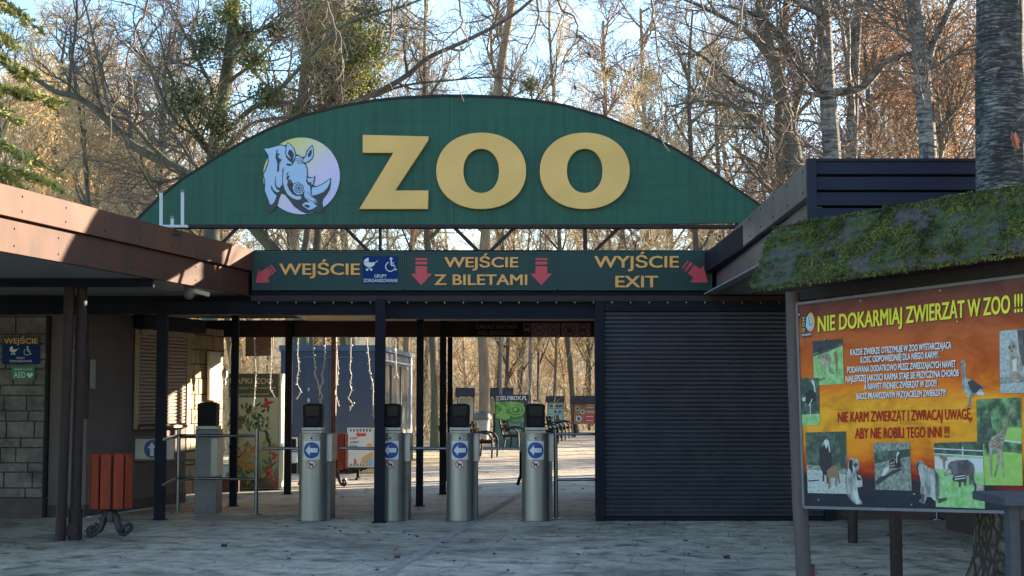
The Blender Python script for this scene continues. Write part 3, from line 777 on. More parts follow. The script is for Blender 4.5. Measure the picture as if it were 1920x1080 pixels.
# aerials and camera
t = thing('roof_aerial', 'grey bracket with two white aerial rods on the left roof edge', 'aerial', tuple(at(322, 428, 16.45)))
m = MB(); m.bar(at(294, 424.5, 16.45), at(352, 424.5, 16.45), .06, .03, (0, 0, 1)); m.bar(at(323, 424, 16.45), at(323, 440, 16.5), .03, .03, (0, 1, 0)); m.build('bracket', offwhite, t, bevel=.004)
for x, y in ((302, 358), (342, 357), (323, 406)):
    m = MB(); m.tube([at(x, 425, 16.45), at(x, y + 4, 16.45)], .019, 10); m.build('aerial_rod', offwhite, t, True)
    m = MB(); m.tube([at(x, y + 4, 16.45), at(x, y - 1, 16.45)], .021, 10); m.build('rod_cap', steel_dark, t, True)
m = MB(); m.tube([at(x, y, 16.42) for x, y in ((300, 427), (303, 437), (312, 442), (322, 438), (330, 432), (334, 438), (326, 441), (318, 436))], .006, 5); m.tube([at(x, y, 16.41) for x, y in ((310, 426), (316, 434), (308, 439), (338, 441), (341, 430))], .006, 5); m.build('cable_loop', black, t)
t = thing('security_camera', 'grey security camera under the left roof corner', 'camera', tuple(at(355, 545, 17.3)))
m = MB(); c = at(355, 540, 17.3); m.lathe((c.x, c.y, c.z - .13), [(.03, 0), (.06, .03), (.065, .09), (.05, .16)], 16); m.build('camera_dome', steel_dark, t, True)
m = MB(); m.bar(at(362, 545, 17.3), at(392, 553, 17.4), .05, .05); m.bar(c, (c.x, c.y, c.z + .17), .05, .05); m.build('arm', tan_board, t, bevel=.004)

# ================================================================= RIGHT WING
rw = thing('right_wing', 'dark navy building wing on the right with panelled roof parapet', 'building', (5.5, 16, 0))
def RX(y): return 2.57 - .0254 * (18.8 - y)
YC = 11.7
def rband(z0, z1, off, th, mt, name):
    m = MB(); a = [(RX(YC) - off, YC), (RX(18.78) - off, 18.78), (RX(18.78) - off + th, 18.78), (RX(YC) - off + th, YC)]
    m.prism([(x, y, z0) for x, y in a], (0, 0, z1 - z0)); return m.build(name, mt, rw, bevel=.004)
ru = rband(3.145, 3.42, .04, .06, grey_sheet, 'upper_fascia')
rl = rband(2.835, 3.165, -.025, .05, grey_sheet, 'lower_fascia')
m = MB(); y = 11.9
while y < 18.7:
    for z in (3.2, 3.37): m.box(RX(y) - .046, RX(y) - .039, y - .009, y + .009, z - .009, z + .009)
    y += .8
m.build('rivet_row', black, ru)
m = MB(); x0 = RX(YC) - .05; zs = [3.42, 3.29, 3.16, 3.03, 2.9]
m.box(x0, x0 + .07, YC - .06, YC, 2.9, 3.44)
m.box(x0 + .07, 10, YC - .05, YC + .02, 3.42, 3.44)
pts = []
for i in range(4):
    z1 = 3.42 - i * .125; z0 = z1 - .125
    m.prism([(x0 + .07, YC - .012, z0 + .012), (x0 + .07, YC - .042, z0 + .022), (x0 + .07, YC - .03, z1), (x0 + .07, YC + .02, z1), (x0 + .07, YC + .02, z0 + .012)], (7.2, 0, 0))
m.build('parapet', mat('navy wall cladding', (.0105, .0135, .030), (.008, .0105, .024), .45, spec=.2, scale=3, rvar=.08), rw)
m = MB(); m.box(RX(YC) + .06, 10, YC + .03, 24.3, 3.13, 3.38); m.build('roof', navy, rw)
m = MB(); m.box(RX(YC) + .05, 10, YC + .03, 18.9, 2.85, 2.87); m.build('soffit', bm, rw)
m = MB(); m.box(RX(YC) - .02, 10, YC - .01, YC + .10, 2.62, 2.90); m.build('eaves_beam', navy, rw) if False else None
bw = mat('brown boarded wall', (.075, .045, .04), (.05, .032, .03), .7, scale=4, stretch=(.3, 1, 5), bmp=.3)
m = MB(); m.box(at(1560, 978, 18.95).x, 10, 18.95, 19.1, 0, 2.85); m.build('back_wall', bw, rw)
m = MB(); m.box(1.55, 1.7, 19.0, 24.3, 0, 2.77); m.build('side_wall', navy, rw)
m = MB(); m.box(9.8, 10, YC + .1, 24.3, 0, 3.12); m.build('end_wall', bw, rw)
m = MB(); m.box(1.7, 9.8, 24.1, 24.3, 0, 3.12); m.build('rear_wall', bw, rw)
for x, py, Y, r in ((1599, 1015, 15.95, .052), (1681, 1077, 12.98, .053)):
    p = at(x, py, Y); m = MB(); m.tube([(p.x, Y, 0), (p.x, Y, 2.85)], r, 14); m.build('post', brown, rw, True)
t = thing('sun_blocker_shed', 'brown boarded shed with a flat roof added unseen behind the right wing to block sun', 'blocker', (7.2, 29.6, 0))  # unseen building, added only to keep low sun off the left wall
m = MB(); m.box(5.3, 9.2, 28.3, 31, 0, 3.05); m.build('wall', bw, t, bevel=.01)
m = MB(); m.box(5.1, 6.195, 28.1, 31.2, 3.053, 3.17); m.box(6.2, 9.4, 29.05, 31.2, 3.053, 3.17); m.build('roof', navy, t, bevel=.01)
m = MB(); m.box(6.2, 9.2, 28.32, 28.96, 3.053, 4.6); m.build('blocker_upper_wall', bw, t, bevel=.01); m = MB(); m.box(6.15, 9.35, 28.2, 29.0, 4.603, 4.7); m.build('blocker_upper_roof', navy, t, bevel=.01)  # taller part added to shade the plaster wall by the bin
# low brown wall with small furniture seen below the board
t = thing('low_wall', 'low brown boarded wall seen under the animal board', 'wall', tuple(gnd(1790, 985)))
a_ = at(1782, 962, 17.6); b2 = at(1840, 990, 15.8); m = MB(); m.bar((a_.x, a_.y, .24), (b2.x + .4, b2.y - .3, .24), .12, .48); m.bar((a_.x, a_.y, .5), (b2.x + .4, b2.y - .3, .5), .16, .04); m.build('boards', bw, t)
t = thing('floor_stand', 'small steel stand on the ground behind the animal board', 'stand', tuple(gnd(1757, 975)))
p = gnd(1757, 975); m = MB(); m.lathe(tuple(p), [(.09, 0), (.09, .02), (.02, .03)], 16); m.tube([p, p + Vector((0, 0, 1.0))], .018, 8); m.build('stand', chrome, t, True)

# ================================================================= TURNSTILES
def turnstile(px, Y, label):
    x = at(px, 975, Y).x
    t = thing('turnstile', label, 'turnstile', (x, Y, 0), 'entrance turnstiles')
    c = Vector((x, Y, 0))
    m = MB(); m.lathe(tuple(c), [(.172, 0), (.172, 1.075), (.176, 1.078), (.176, 1.10)], 40); m.build('body', steel, t, True)
    m = MB(); m.lathe(tuple(c), [(.192, .0), (.192, .010), (.176, .014)], 40)
    for k in range(6): a = k * math.pi / 3 + .3; m.lathe((x + .184 * math.cos(a), Y + .184 * math.sin(a), .008), [(.008, 0), (.008, .012)], 6)
    m.build('floor_flange', steel_dark, t)
    m = MB(); m.box(x + .10, x + .215, Y + .05, Y + .58, 0, .74); m.build('side_cabinet', steel_dark, t, bevel=.006)
    m = MB(); m.box(x + .09, x + .235, Y + .02, Y + .60, .74, 1.085); m.build('cabinet_top', steel_light, t, bevel=.008)
    m = MB(); m.box(x - .13, x + .13, Y - .12, Y + .13, 1.10, 1.135); m.box(x - .13, x + .13, Y - .135, Y + .13, 1.135, 1.175); m.build('reader_base', steel, t, bevel=.006)
    m = MB(); pts = [(-.115, 1.175), (.115, 1.175), (.122, 1.45), (.08, 1.468), (0, 1.474), (-.08, 1.468), (-.122, 1.45)]
    m.prism([(x + a, Y - .12, z) for a, z in pts], (0, .24, 0)); rd = m.build('ticket_reader', dark_plastic, t, bevel=.012)
    m = MB(); m.box(x - .085, x + .085, Y - .127, Y - .121, 1.32, 1.44); m.build('screen', glass_black, rd)
    m = MB(); m.box(x - .07, x + .07, Y - .129, Y - .121, 1.20, 1.29); m.build('scan_slot', plain('scan slot', (.012, .012, .013), .5, spec=.12), rd)
    PF = front(Y - .178)
    def curved(mm, pts, off):        # prints follow the round body
        q = []
        for a, z in pts:
            aa = a / .172; q.append((x + (.172 + off) * math.sin(aa), Y - (.172 + off) * math.cos(aa), z))
        mm.sheet(q)
    m = MB(); hw = .108; N = 8
    def cstrip(mm, x0, x1, z0, z1, off):
        for i in range(N):
            u0 = x0 + (x1 - x0) * i / N; u1 = x0 + (x1 - x0) * (i + 1) / N; curved(mm, [(u0, z0), (u1, z0), (u1, z1), (u0, z1)], off)
    cstrip(m, -hw, hw, .775, 1.005, .002); st = m.build('arrow_sticker', white, t)
    def cdisc(mm, cx, cz, r, off, r2=0):
        K = 32
        for i in range(K):
            a0, a1 = 2 * math.pi * i / K, 2 * math.pi * (i + 1) / K
            if not r2:
                for j in range(5):
                    b0, b1 = r * j / 5, r * (j + 1) / 5
                    q = [(cx + b0 * math.cos(a0), cz + b0 * math.sin(a0)), (cx + b1 * math.cos(a0), cz + b1 * math.sin(a0)), (cx + b1 * math.cos(a1), cz + b1 * math.sin(a1)), (cx + b0 * math.cos(a1), cz + b0 * math.sin(a1))]
                    curved(mm, q[1:] if j == 0 and False else (q if j else [q[0], q[1], q[2]]), off)
            elif r2: curved(mm, [(cx + r * math.cos(a0), cz + r * math.sin(a0)), (cx + r * math.cos(a1), cz + r * math.sin(a1)), (cx + r2 * math.cos(a1), cz + r2 * math.sin(a1)), (cx + r2 * math.cos(a0), cz + r2 * math.sin(a0))], off)
    m = MB(); cdisc(m, 0, .89, .102, .004); m.build('blue_disc', blue, st)
    m = MB()
    curved(m, [(-.075, .89), (-.02, .955), (-.02, .825)], .0075)
    for i in range(4):
        u0 = -.02 + .095 * i / 4; u1 = u0 + .095 / 4; curved(m, [(u0, .862), (u1, .862), (u1, .918), (u0, .918)], .0075)
    m.build('arrow', white, st)
    m = MB(); cdisc(m, 0, .715, .055, .002); sp = m.build('pram_ban_sticker', white, t)
    m = MB(); cdisc(m, 0, .715, .055, .005, .045); curved(m, [(-.042, .748), (-.034, .754), (.042, .682), (.034, .676)], .007); m.build('ban_ring', red, sp)
    m = MB(); curved(m, [(-.03, .722), (-.028, .745), (-.005, .725), (.03, .725), (.022, .70), (-.02, .70)], .0042); cdisc(m, -.018, .688, .009, .0042); cdisc(m, .018, .688, .009, .0042); m.build('pram_mark', ink2, sp)
    m = MB(); m.lathe((x, Y - .172, 1.04), [(.012, -.012), (.012, .012)], 10); m.build('lock', black, t)
    hub = Vector((x - .17, Y + .16, .90))
    m = MB(); m.tube([hub + Vector((.1, 0, 0)), hub + Vector((-.02, 0, 0))], .06, 14); m.build('arm_hub', steel_dark, t, True)
    m = MB(); m.tube([hub, hub + Vector((-.50, 0, .005))], .019, 10); m.build('barrier_arm', chrome, t, True)
    m = MB(); m.tube([hub + Vector((-.01, 0, -.03)), hub + Vector((-.01, .18, -.34)), hub + Vector((-.055, .2, -.47))], .021, 10); m.build('barrier_arm', dark_plastic, t, True)
    return t
t1 = turnstile(586, 18.8, 'first whole turnstile left of the middle post, in front of the blue kiosk')
for px, lab in ((733, 'turnstile half hidden behind the middle front post'), (862.5, 'turnstile just right of the middle front post, with its arrow sticker in full view'), (1004, 'turnstile nearest the steel rail and roller shutter')):
    c = copy_tree(t1); c.location = (at(px, 975, 18.8).x, 18.8, 0); c['label'] = lab
# wide gate reader on the left
px = 388; Y = 20.1; x = at(px, 960, Y).x
t = thing('ticket_pillar', 'square grey ticket reader pillar by the sunlit stone wall, turned sideways', 'turnstile', (x, Y, 0))
m = MB(); m.box(x - .145, x + .145, Y - .12, Y + .3, 0, 1.12); m.build('body', steel_dark, t, bevel=.008)
m = MB(); m.box(x + .07, x + .15, Y - .126, Y + .31, .5, 1.0); m.build('lit_side_panel', steel, t)  # lighter steel stands in for sunlight on the pillar's right side
m = MB(); m.box(x - .14, x + .14, Y - .13, Y + .2, 1.12, 1.17); m.build('reader_base', steel, t, bevel=.006)
m = MB(); m.prism([(x + a, Y - .12, z) for a, z in ((-.125, 1.17), (.125, 1.17), (.13, 1.46), (.07, 1.485), (-.07, 1.485), (-.13, 1.46))], (0, .26, 0)); m.build('ticket_reader', dark_plastic, t, bevel=.012)

# rails
t = thing('guard_rail', 'two bar steel guard rail left of the turnstiles', 'railing', tuple(gnd(405, 964)))
A_ = gnd(333, 962); B_ = gnd(480, 966); Cc = gnd(371.5, 958); D_ = gnd(305, 976)
for p, top in ((A_, 804), (B_, 804.5), (Cc, 803)):
    m = MB(); zt_ = at(333, top, p.y).z; m.tube([p, (p.x + .0, p.y, zt_)], .026, 12); m.lathe(tuple(p), [(.085, 0), (.085, .012), (.03, .016)], 16); m.build('post', chrome, t, True)
for z in (1.04, .47):
    m = MB(); m.tube([(D_.x, D_.y, z - .02), (A_.x, A_.y, z), (B_.x, B_.y, z)], .019, 10); m.build('rail', chrome, t, True)
t = thing('guard_rail', 'short steel guard rail between the last turnstile and the roller shutter', 'railing', tuple(gnd(1043, 974)))
A_ = gnd(1043, 973); m = MB(); m.tube([A_, (A_.x - .01, A_.y, 1.135)], .027, 12); m.lathe(tuple(A_), [(.09, 0), (.09, .012), (.03, .016)], 16); m.build('post', chrome, t, True)
for z in (1.08, .50):
    m = MB(); m.tube([(A_.x - .08 if z > 1 else A_.x, A_.y, z), (p0.x + .02, A_.y, z)], .019, 10); m.build('rail', chrome, t, True)
t = thing('swing_gate', 'grey tube swing gate with a blue disc and white upward arrow behind the red bin', 'swing gate', tuple(gnd(371, 958)))
Yg = Cc.y + .06; PG = front(Yg)
m = MB(); m.tube([PG.p(x, y) for x, y in ((372, 820), (300, 820), (216, 820), (203, 823), (195, 832), (192, 846), (192, 863), (300, 863), (372, 863))], .016, 8); m.build('frame', steel_dark, t, True)
m = MB(); m.poly(PG, [(247, 823), (326, 823), (326, 861), (247, 861)], 0, th=.015); pn = m.build('panel', steel_light, t)
m = MB(); m.disc(PG, 285, 842, 15, 17, .004, k=28); m.build('blue_disc', blue, pn)
m = MB(); m.poly(PG, [(285, 829), (293, 840), (288.5, 840), (288.5, 855), (281.5, 855), (281.5, 840), (277, 840)], .008); m.build('arrow', white, pn)

# litter bins: octagon of painted slats over a dark drum, scrolled cast legs
def litter_bin(loc, label):
    x, y, _ = loc
    t = thing('litter_bin', label, 'bin', (x, y, 0), 'red slatted bins')
    m = MB(); m.lathe((x, y, .33), [(.19, 0), (.195, .56), (.18, .56), (.17, .02)], 20); m.build('liner', black, t, True)
    slat = mat('red orange slat paint', (.30, .045, .018), (.20, .034, .016), .65, spec=.2, scale=5, stretch=(3, 3, .4), bmp=.15)
    for i in range(10):
        a = 2 * math.pi * (i + .5) / 10; r = .218; u = Vector((math.cos(a), math.sin(a), 0)); v = Vector((-u.y, u.x, 0)); c = Vector((x, y, 0)) + u * r
        m = MB(); q = [c - v * .058 - u * .012, c + v * .058 - u * .012, c + v * .055 + u * .014, c - v * .055 + u * .014]
        m.prism([(p.x, p.y, .325) for p in q], (0, 0, .60)); m.build('slat', slat, t, bevel=.006)
    m = MB()
    for z in (.42, .84):
        m.lathe((x, y, z), [(.206, 0), (.206, .03)], 24)
    m.build('band', black, t)
    iron = mat('cast iron', (.035, .033, .035), (.02, .02, .022), .5, bmp=.2)
    m = MB(); m.lathe((x, y, .17), [(.07, 0), (.075, .06), (.06, .12), (.16, .15), (.16, .165)], 12); m.build('pedestal', iron, t, True)
    for k in range(4):
        a = R(-38 + 90 * k); u = Vector((math.cos(a), math.sin(a), 0)); pts = []
        for rr, z in ((.06, .27), (.10, .22), (.12, .15), (.15, .09), (.20, .055), (.25, .045)): pts.append(Vector((x, y, z)) + u * rr)
        for i in range(1, 9):
            q = R(-90 + 42 * i); rad = .052 * (1 - i * .07); pts.append(Vector((x, y, .045 + .052)) + u * (.25 + rad * math.cos(q)) + Vector((0, 0, rad * math.sin(q))))
        m = MB(); m.tube(pts, [.03, .03, .028, .026, .025, .024] + [.022] * 8, 8); m.build('leg', iron, t, True)
    return t
bn = litter_bin(tuple(gnd(206, 1008)), 'red orange slatted litter bin on scrolled iron legs at the left poles')
c = copy_tree(bn); pbn = gnd(640, 914); c.location = (pbn.x - .13, pbn.y, 0); c['label'] = 'sunlit red slatted bin behind the first turnstile, near the ice cream board'

# ================================================================= BEYOND THE GATE
# icicle light strands
cable_m = plain('white cable', (.66, .66, .64), .5); bulb_m = plain('clear small bulbs', (.75, .72, .62), .3)
strands = [('leftmost light strand, over the word MAPKI on the map booth', [(205, -20), (210, 100), (215, 200), (210, 300), (206, 380), (200, 440)]),
           ('short kinked light strand over the right end of the map booth heading', [(322, -20), (318, 150), (315, 250), (312, 325), (345, 378)]),
           ('hook ended light strand just right of the rear post by the map booth', [(500, -20), (497, 100), (505, 185), (492, 240), (495, 290), (520, 340), (490, 392)]),
           ('light strand ending in a loop above the first turnstile reader', [(603, -20), (605, 80), (618, 180), (610, 220), (635, 270), (640, 320), (665, 365), (645, 408), (640, 380)]),
           ('light strand leaning left, directly beside the red brown post on its left', [(687, -20), (680, 90), (675, 180), (660, 220), (668, 270), (650, 320), (642, 370)]),
           ('light strand with a forked end, directly right of the red brown post', [(756, -20), (770, 180), (765, 270), (750, 350), (778, 440)]),
           ('zigzag ended light strand in the middle of the blue kiosk front', [(857, -20), (855, 110), (850, 190), (862, 230), (850, 290), (862, 330), (838, 385), (867, 420), (848, 467)]),
           ('longest light strand, by the left edge of the middle front post', [(963, -20), (980, 150), (985, 220), (1007, 290), (1005, 430), (1012, 520)]),
           ('short spread light strand in front of the kiosk glass side', [(1158, -20), (1162, 200), (1150, 245), (1165, 215), (1180, 250)]),
           ('faint short light strand before the mossy trunk right of the middle posts', [(1450, -20), (1452, 120), (1440, 170), (1442, 220)])]
for i, (lab, pts) in enumerate(strands):
    P = [at(420 + x / 3.6, 640 + y / 3.6, 24.15) for x, y in pts]
    t = thing('icicle_light_strand', lab, 'fairy lights', tuple(P[0]), 'icicle lights hanging from the rear lintel')
    m = MB(); m.tube(P, .0085, 5); m.build('cable', cable_m, t)
    m = MB(); rnd = random.Random(i)
    for p, q in zip(P[:-1], P[1:]):
        n = max(1, int((q - p).length / .035))
        for k in range(n):
            c = p.lerp(q, k / n); d = Vector((rnd.uniform(-1, 1), rnd.uniform(-1, 1), rnd.uniform(-.6, .6))).normalized() * rnd.uniform(.015, .04)
            m.bar(c, c + d, .011, .011, (0, 1, .3))
    m.build('bulbs', bulb_m, t)
t = thing('hanging_board', 'plain brown board hung under the rear lintel above the map booth', 'board', tuple(at(487, 668, 24.3)))
m = MB(); m.poly(front(24.3), [(460, 630), (513, 630), (511, 667), (460, 668)], 0, th=.03); m.build('board', mat('brown hung board', (.19, .12, .08)), t, bevel=.004)

# map booth with jungle print
BY = 25.0; PBt = front(BY)
t = thing('map_booth', 'upright booth headed MAPKI ZOO with a jungle plant and parrot print', 'booth', tuple(gnd(480, 917)))
bx0 = at(428, 917, BY).x; bx1 = at(523, 917, BY).x; bz1 = at(480, 700, BY).z
def jungle():
    mm, tt, b = new_mat('jungle print ground')
    n = noise(tt, coords(tt, (1, 1, .5)), 7, 5, .6, 1.2); tc = tt.nodes.new('ShaderNodeTexCoord'); sx = tt.nodes.new('ShaderNodeSeparateXYZ'); tt.links.new(tc.outputs['Generated'], sx.inputs[0])
    a = nd(tt, 'ShaderNodeMath', operation='MULTIPLY_ADD'); tt.links.new(n, a.inputs[0]); a.inputs[1].default_value = .5
    s_ = nd(tt, 'ShaderNodeMath', operation='SUBTRACT'); s_.inputs[0].default_value = .62; tt.links.new(sx.outputs['Z'], s_.inputs[1]); tt.links.new(s_.outputs[0], a.inputs[2])
    c = ramp(tt, a.outputs[0], [(.1, (.62, .60, .42)), (.35, (.54, .55, .36)), (.55, (.36, .37, .20)), (.78, (.13, .13, .07)), (.97, (.07, .05, .035))])
    tt.links.new(c, b.inputs['Base Color']); b.inputs['Roughness'].default_value = .4; return mm
m = MB(); m.box(bx0, bx1, BY, BY + 1.2, .02, bz1); m.build('body', mat('pale yellow green side', (.42, .44, .30), (.33, .36, .24), .5), t, bevel=.01)
m = MB(); m.poly(PBt, [(429, 745), (522, 745), (522, 915), (429, 915)], .004); pr = m.build('print', jungle(), t)
m = MB(); m.poly(PBt, [(429, 701), (522, 701), (522, 745), (429, 745)], .004, th=.003); hd = m.build('heading', mat('olive print', (.13, .135, .08)), t)
cream = plain('cream lettering', (.80, .77, .62))
m = MB(); m.text(PBt, 'MAPKI ZOO', (431, 719.5), (512, 719.5), 10.5, .007); m.text(PBt, 'z naklejkami i kolorowankami', (431, 730), (517, 729), 5, .007, bold=.0); m.text(PBt, 'oraz grami planszowymi', (432, 742), (504, 740.5), 5, .007, bold=.0); m.build('lettering', cream, hd)
def leafp(mm, x, y, L, W, ang, w=.007, mi=0):
    a = R(ang); ca, sa = math.cos(a), math.sin(a); q = []
    for u, v in ((0, 0), (.25, .42), (.6, .5), (1, 0), (.6, -.5), (.25, -.42)): q.append((x + L * u * ca - W * v * sa, y + L * u * sa + W * v * ca))
    mm.poly(PBt, q, w, mi=mi)
cols = [plain('print ' + n, c) for n, c in (('leaf green', (.10, .17, .05)), ('dark leaf', (.035, .055, .03)), ('yellow leaf', (.46, .40, .12)), ('orange petal', (.60, .25, .06)), ('red petal', (.62, .04, .06)), ('brown fur', (.24, .15, .08)), ('light leaf', (.33, .36, .17)))]
m = MB(); rnd = random.Random(7)
for i in range(60):
    x = rnd.uniform(431, 505); y = rnd.uniform(750, 800); leafp(m, x, y, rnd.uniform(7, 15), rnd.uniform(3, 6), rnd.uniform(20, 160), .006 + i * 1e-5, rnd.choice((0, 0, 6, 1)))
for i in range(70):
    x = rnd.uniform(431, 512); y = rnd.uniform(822, 905); leafp(m, x, y, rnd.uniform(10, 24), rnd.uniform(4, 8), rnd.choice((-1, 1)) * rnd.uniform(30, 160), .007 + i * 1e-5, rnd.choice((0, 1, 1, 2, 6, 3, 3)))
for x, y in ((443, 850), (462, 857), (478, 848), (450, 872), (470, 878)):
    for k in range(6): leafp(m, x, y, 13, 5, -170 + k * 32, .0085 + k * 1e-5, 3)
for x, y, s_ in ((513, 858, 1), (506, 880, .7), (512, 902, .8), (508, 893, .5)):
    for k in range(9): leafp(m, x + rnd.uniform(-4, 4) * s_, y + rnd.uniform(-9, 9) * s_, 6 * s_, 5 * s_, k * 40, .009 + k * 1e-5, 4)
m.disc(PBt, 452, 788, 9, 8, .0095, mi=5); m.disc(PBt, 447, 800, 8, 6, .0096, mi=5); m.disc(PBt, 449, 786, 2, 1.5, .0099, mi=1); m.disc(PBt, 456, 786, 2, 1.5, .0099, mi=1)
leafp(m, 494, 757, 22, 6, -10, .0095, 4); leafp(m, 503, 753, 15, 8, 120, .0096, 4); leafp(m, 501, 756, 12, 7, -110, .0097, 4); leafp(m, 486, 807, 14, 5, 10, .0095, 3); leafp(m, 496, 805, 18, 5, 60, .0096, 1); leafp(m, 494, 806, 18, 3, -14, .0097, 2)
m.build('plants_and_birds', cols, pr)
t = thing('low_bench', 'low brown wooden step at the foot of the map booth', 'step', tuple(gnd(434, 922)))
p = gnd(420, 921); q = gnd(456, 921); m = MB(); m.box(p.x, q.x, 24.4, 24.75, .20, .235); m.box(p.x + .02, p.x + .3, 24.42, 24.7, 0, .2); m.box(q.x - .06, q.x - .02, 24.42, 24.7, 0, .2); m.build('step', rust, t, bevel=.005)

# blue kiosk
KY = 30.2; PK = front(KY)
t = thing('blue_kiosk', 'slate blue container kiosk with a door and glazed right side', 'kiosk', tuple(gnd(640, 889)))
kx0 = at(524, 888, KY).x; kx1 = at(706, 888, KY).x; kz = at(600, 650, KY).z
kb = mat('slate blue paint', (.034, .055, .098), (.028, .047, .085), .45, scale=1.5, bmp=.05)
m = MB(); m.prism([(kx0, KY, .12), (kx1, KY, .12), (kx1 + .28, KY + 6, .12), (kx0, KY + 6, .12)], (0, 0, kz - .12)); m.build('wall', kb, t, bevel=.01)
m = MB(); m.box(kx0 - .03, kx1 + .05, KY - .04, KY + .05, kz - .09, kz + .03); m.bar((kx1 + .03, KY, kz - .02), (kx1 + .32, KY + 6, kz - .02), .08, .1); m.build('roof_edge', mat('slate trim', (.06, .10, .16)), t)
m = MB(); m.poly(PK, [(571, 672), (617, 672), (617, 880), (571, 880)], .02, th=.018); dr = m.build('door', kb, t, bevel=.008)
m = MB(); m.poly(PK, [(568, 668.5), (662, 668.5), (662, 671), (568, 671)], .03, th=.03); m.build('lintel_strip', mat('slate trim 2', (.07, .12, .19)), t)
m = MB(); m.poly(PK, [(577.5, 727), (580.5, 727), (580.5, 733), (577.5, 733)], .03, th=.01); m.poly(PK, [(577, 747), (581, 747), (581, 754), (577, 754)], .04, th=.02); m.build('handle', offwhite, dr)
m = MB(); m.poly(PK, [(652, 672), (654, 672), (654, 884), (652, 884)], .01, th=.01); m.build('panel_joint', mat('slate trim 3', (.04, .08, .13)), t)
e = Vector((.28, 6, 0)).normalized(); PS2 = Plane((kx1 + .015, KY, 0), e, (0, 0, 1)); PS2.n = Vector((e.y, -e.x, 0))
def side(u0, u1, z0, z1, mt, name, w=.02, par=t):
    o = Vector((kx1, KY, 0)); n_ = PS2.n; mm = MB(); q = [o + e * u0, o + e * u1, o + e * u1 + n_ * w, o + e * u0 + n_ * w]
    mm.prism([(p.x, p.y, z0) for p in q], (0, 0, z1 - z0)); return mm.build(name, mt, par)
kg = mat('grey kiosk glass', (.10, .11, .11), (.17, .17, .16), .12, scale=1.3)
for i, (u0, u1) in enumerate(((.25, 1.9), (2.0, 3.6), (3.7, 5.4))):
    w_ = side(u0, u1, .85, 2.2, kg, 'window'); side(u0 - .05, u0, .8, 2.25, steel_dark, 'mullion', .05, w_)
side(.1, 5.8, .2, .8, mat('grey plank skirt', (.22, .21, .19), stretch=(1, 4, 1)), 'lower_panel', .03)
side(5.5, 5.75, .1, 2.5, offwhite, 'corner_post', .06)
side(.3, 5.4, 2.3, 2.33, offwhite, 'awning_rail', .10)

# ice cream board
PM = front(28.2)
t = thing('menu_board', 'white ice cream poster stand with a red arrow and the words LODY GOFRY', 'poster stand', tuple(gnd(678, 886)))
m = MB(); m.poly(PM, [(651, 802), (702, 802), (702, 876), (651, 876)], 0, th=.04); m.build('frame', offwhite, t, bevel=.005)
m = MB(); m.poly(PM, [(654, 805), (699, 805), (699, 873), (654, 873)], .004); ps = m.build('poster', mat('pale blue poster', (.50, .56, .66), (.60, .60, .58), scale=2), t)
m = MB(); m.poly(PM, [(667, 815), (673, 809), (673, 812.5), (686, 812), (686, 818), (673, 818), (673, 821)], .008, mi=0)
m.text(PM, 'LODY', (656, 824), (670, 824), 4.5, .008, 1); m.text(PM, 'GOFRY', (656, 831.5), (673, 831.5), 4.5, .008, 1); m.text(PM, 'KAWA', (656, 839), (670, 839), 4.5, .008, 1)
for x0 in range(656, 698, 6): m.poly(PM, [(x0, 805), (x0 + 4, 805), (x0 + 3, 809), (x0 + 1, 810)], .007, mi=1); m.poly(PM, [(x0, 873), (x0 + 4, 873), (x0 + 2, 868)], .007, mi=1)
m.poly(PM, [(686, 836), (690, 831), (697, 832), (699, 838), (692, 842)], .008, mi=2); m.poly(PM, [(663, 866), (665, 858), (669, 864), (668, 870), (664, 871)], .008, mi=3); m.poly(PM, [(676, 868), (679, 858), (688, 852), (698, 848), (699, 856), (690, 862), (682, 870)], .008, mi=2); m.poly(PM, [(684, 866), (690, 862), (699, 858), (699, 872), (686, 872)], .0075, mi=4)
m.build('poster_print', [red_arrow, plain('poster ink', (.06, .05, .05)), plain('poster orange', (.60, .33, .12)), plain('poster pink', (.50, .10, .12)), plain('poster blue', (.20, .42, .62))], ps)
m = MB(); p = gnd(650, 886); q = gnd(703, 886)
for x_ in (p.x + .08, q.x - .08): m.bar((x_, 28.2, .02), (x_, 28.2, .2), .05, .05); m.bar((x_, 27.95, .02), (x_, 28.5, .02), .05, .04)
m.build('stand_foot', dark_plastic, t)
t = thing('notice_stand', 'grey notice stand partly hidden left of the first turnstile, before the kiosk', 'notice stand', tuple(gnd(552, 888)))
PQ = front(28.6)
m = MB(); m.poly(PQ, [(545, 820), (557, 820), (557, 845), (545, 845)], 0, th=.04); m.poly(PQ, [(545, 848), (557, 848), (557, 868), (545, 868)], 0, th=.05); m.build('sheets', offwhite, t, bevel=.004)
m = MB(); m.poly(PQ, [(545.5, 870), (556.5, 870), (556.5, 888), (545.5, 888)], 0, th=.12); m.poly(PQ, [(547, 823), (555, 823), (555, 843), (547, 843)], .01, th=.005); m.build('base', dark_plastic, t)

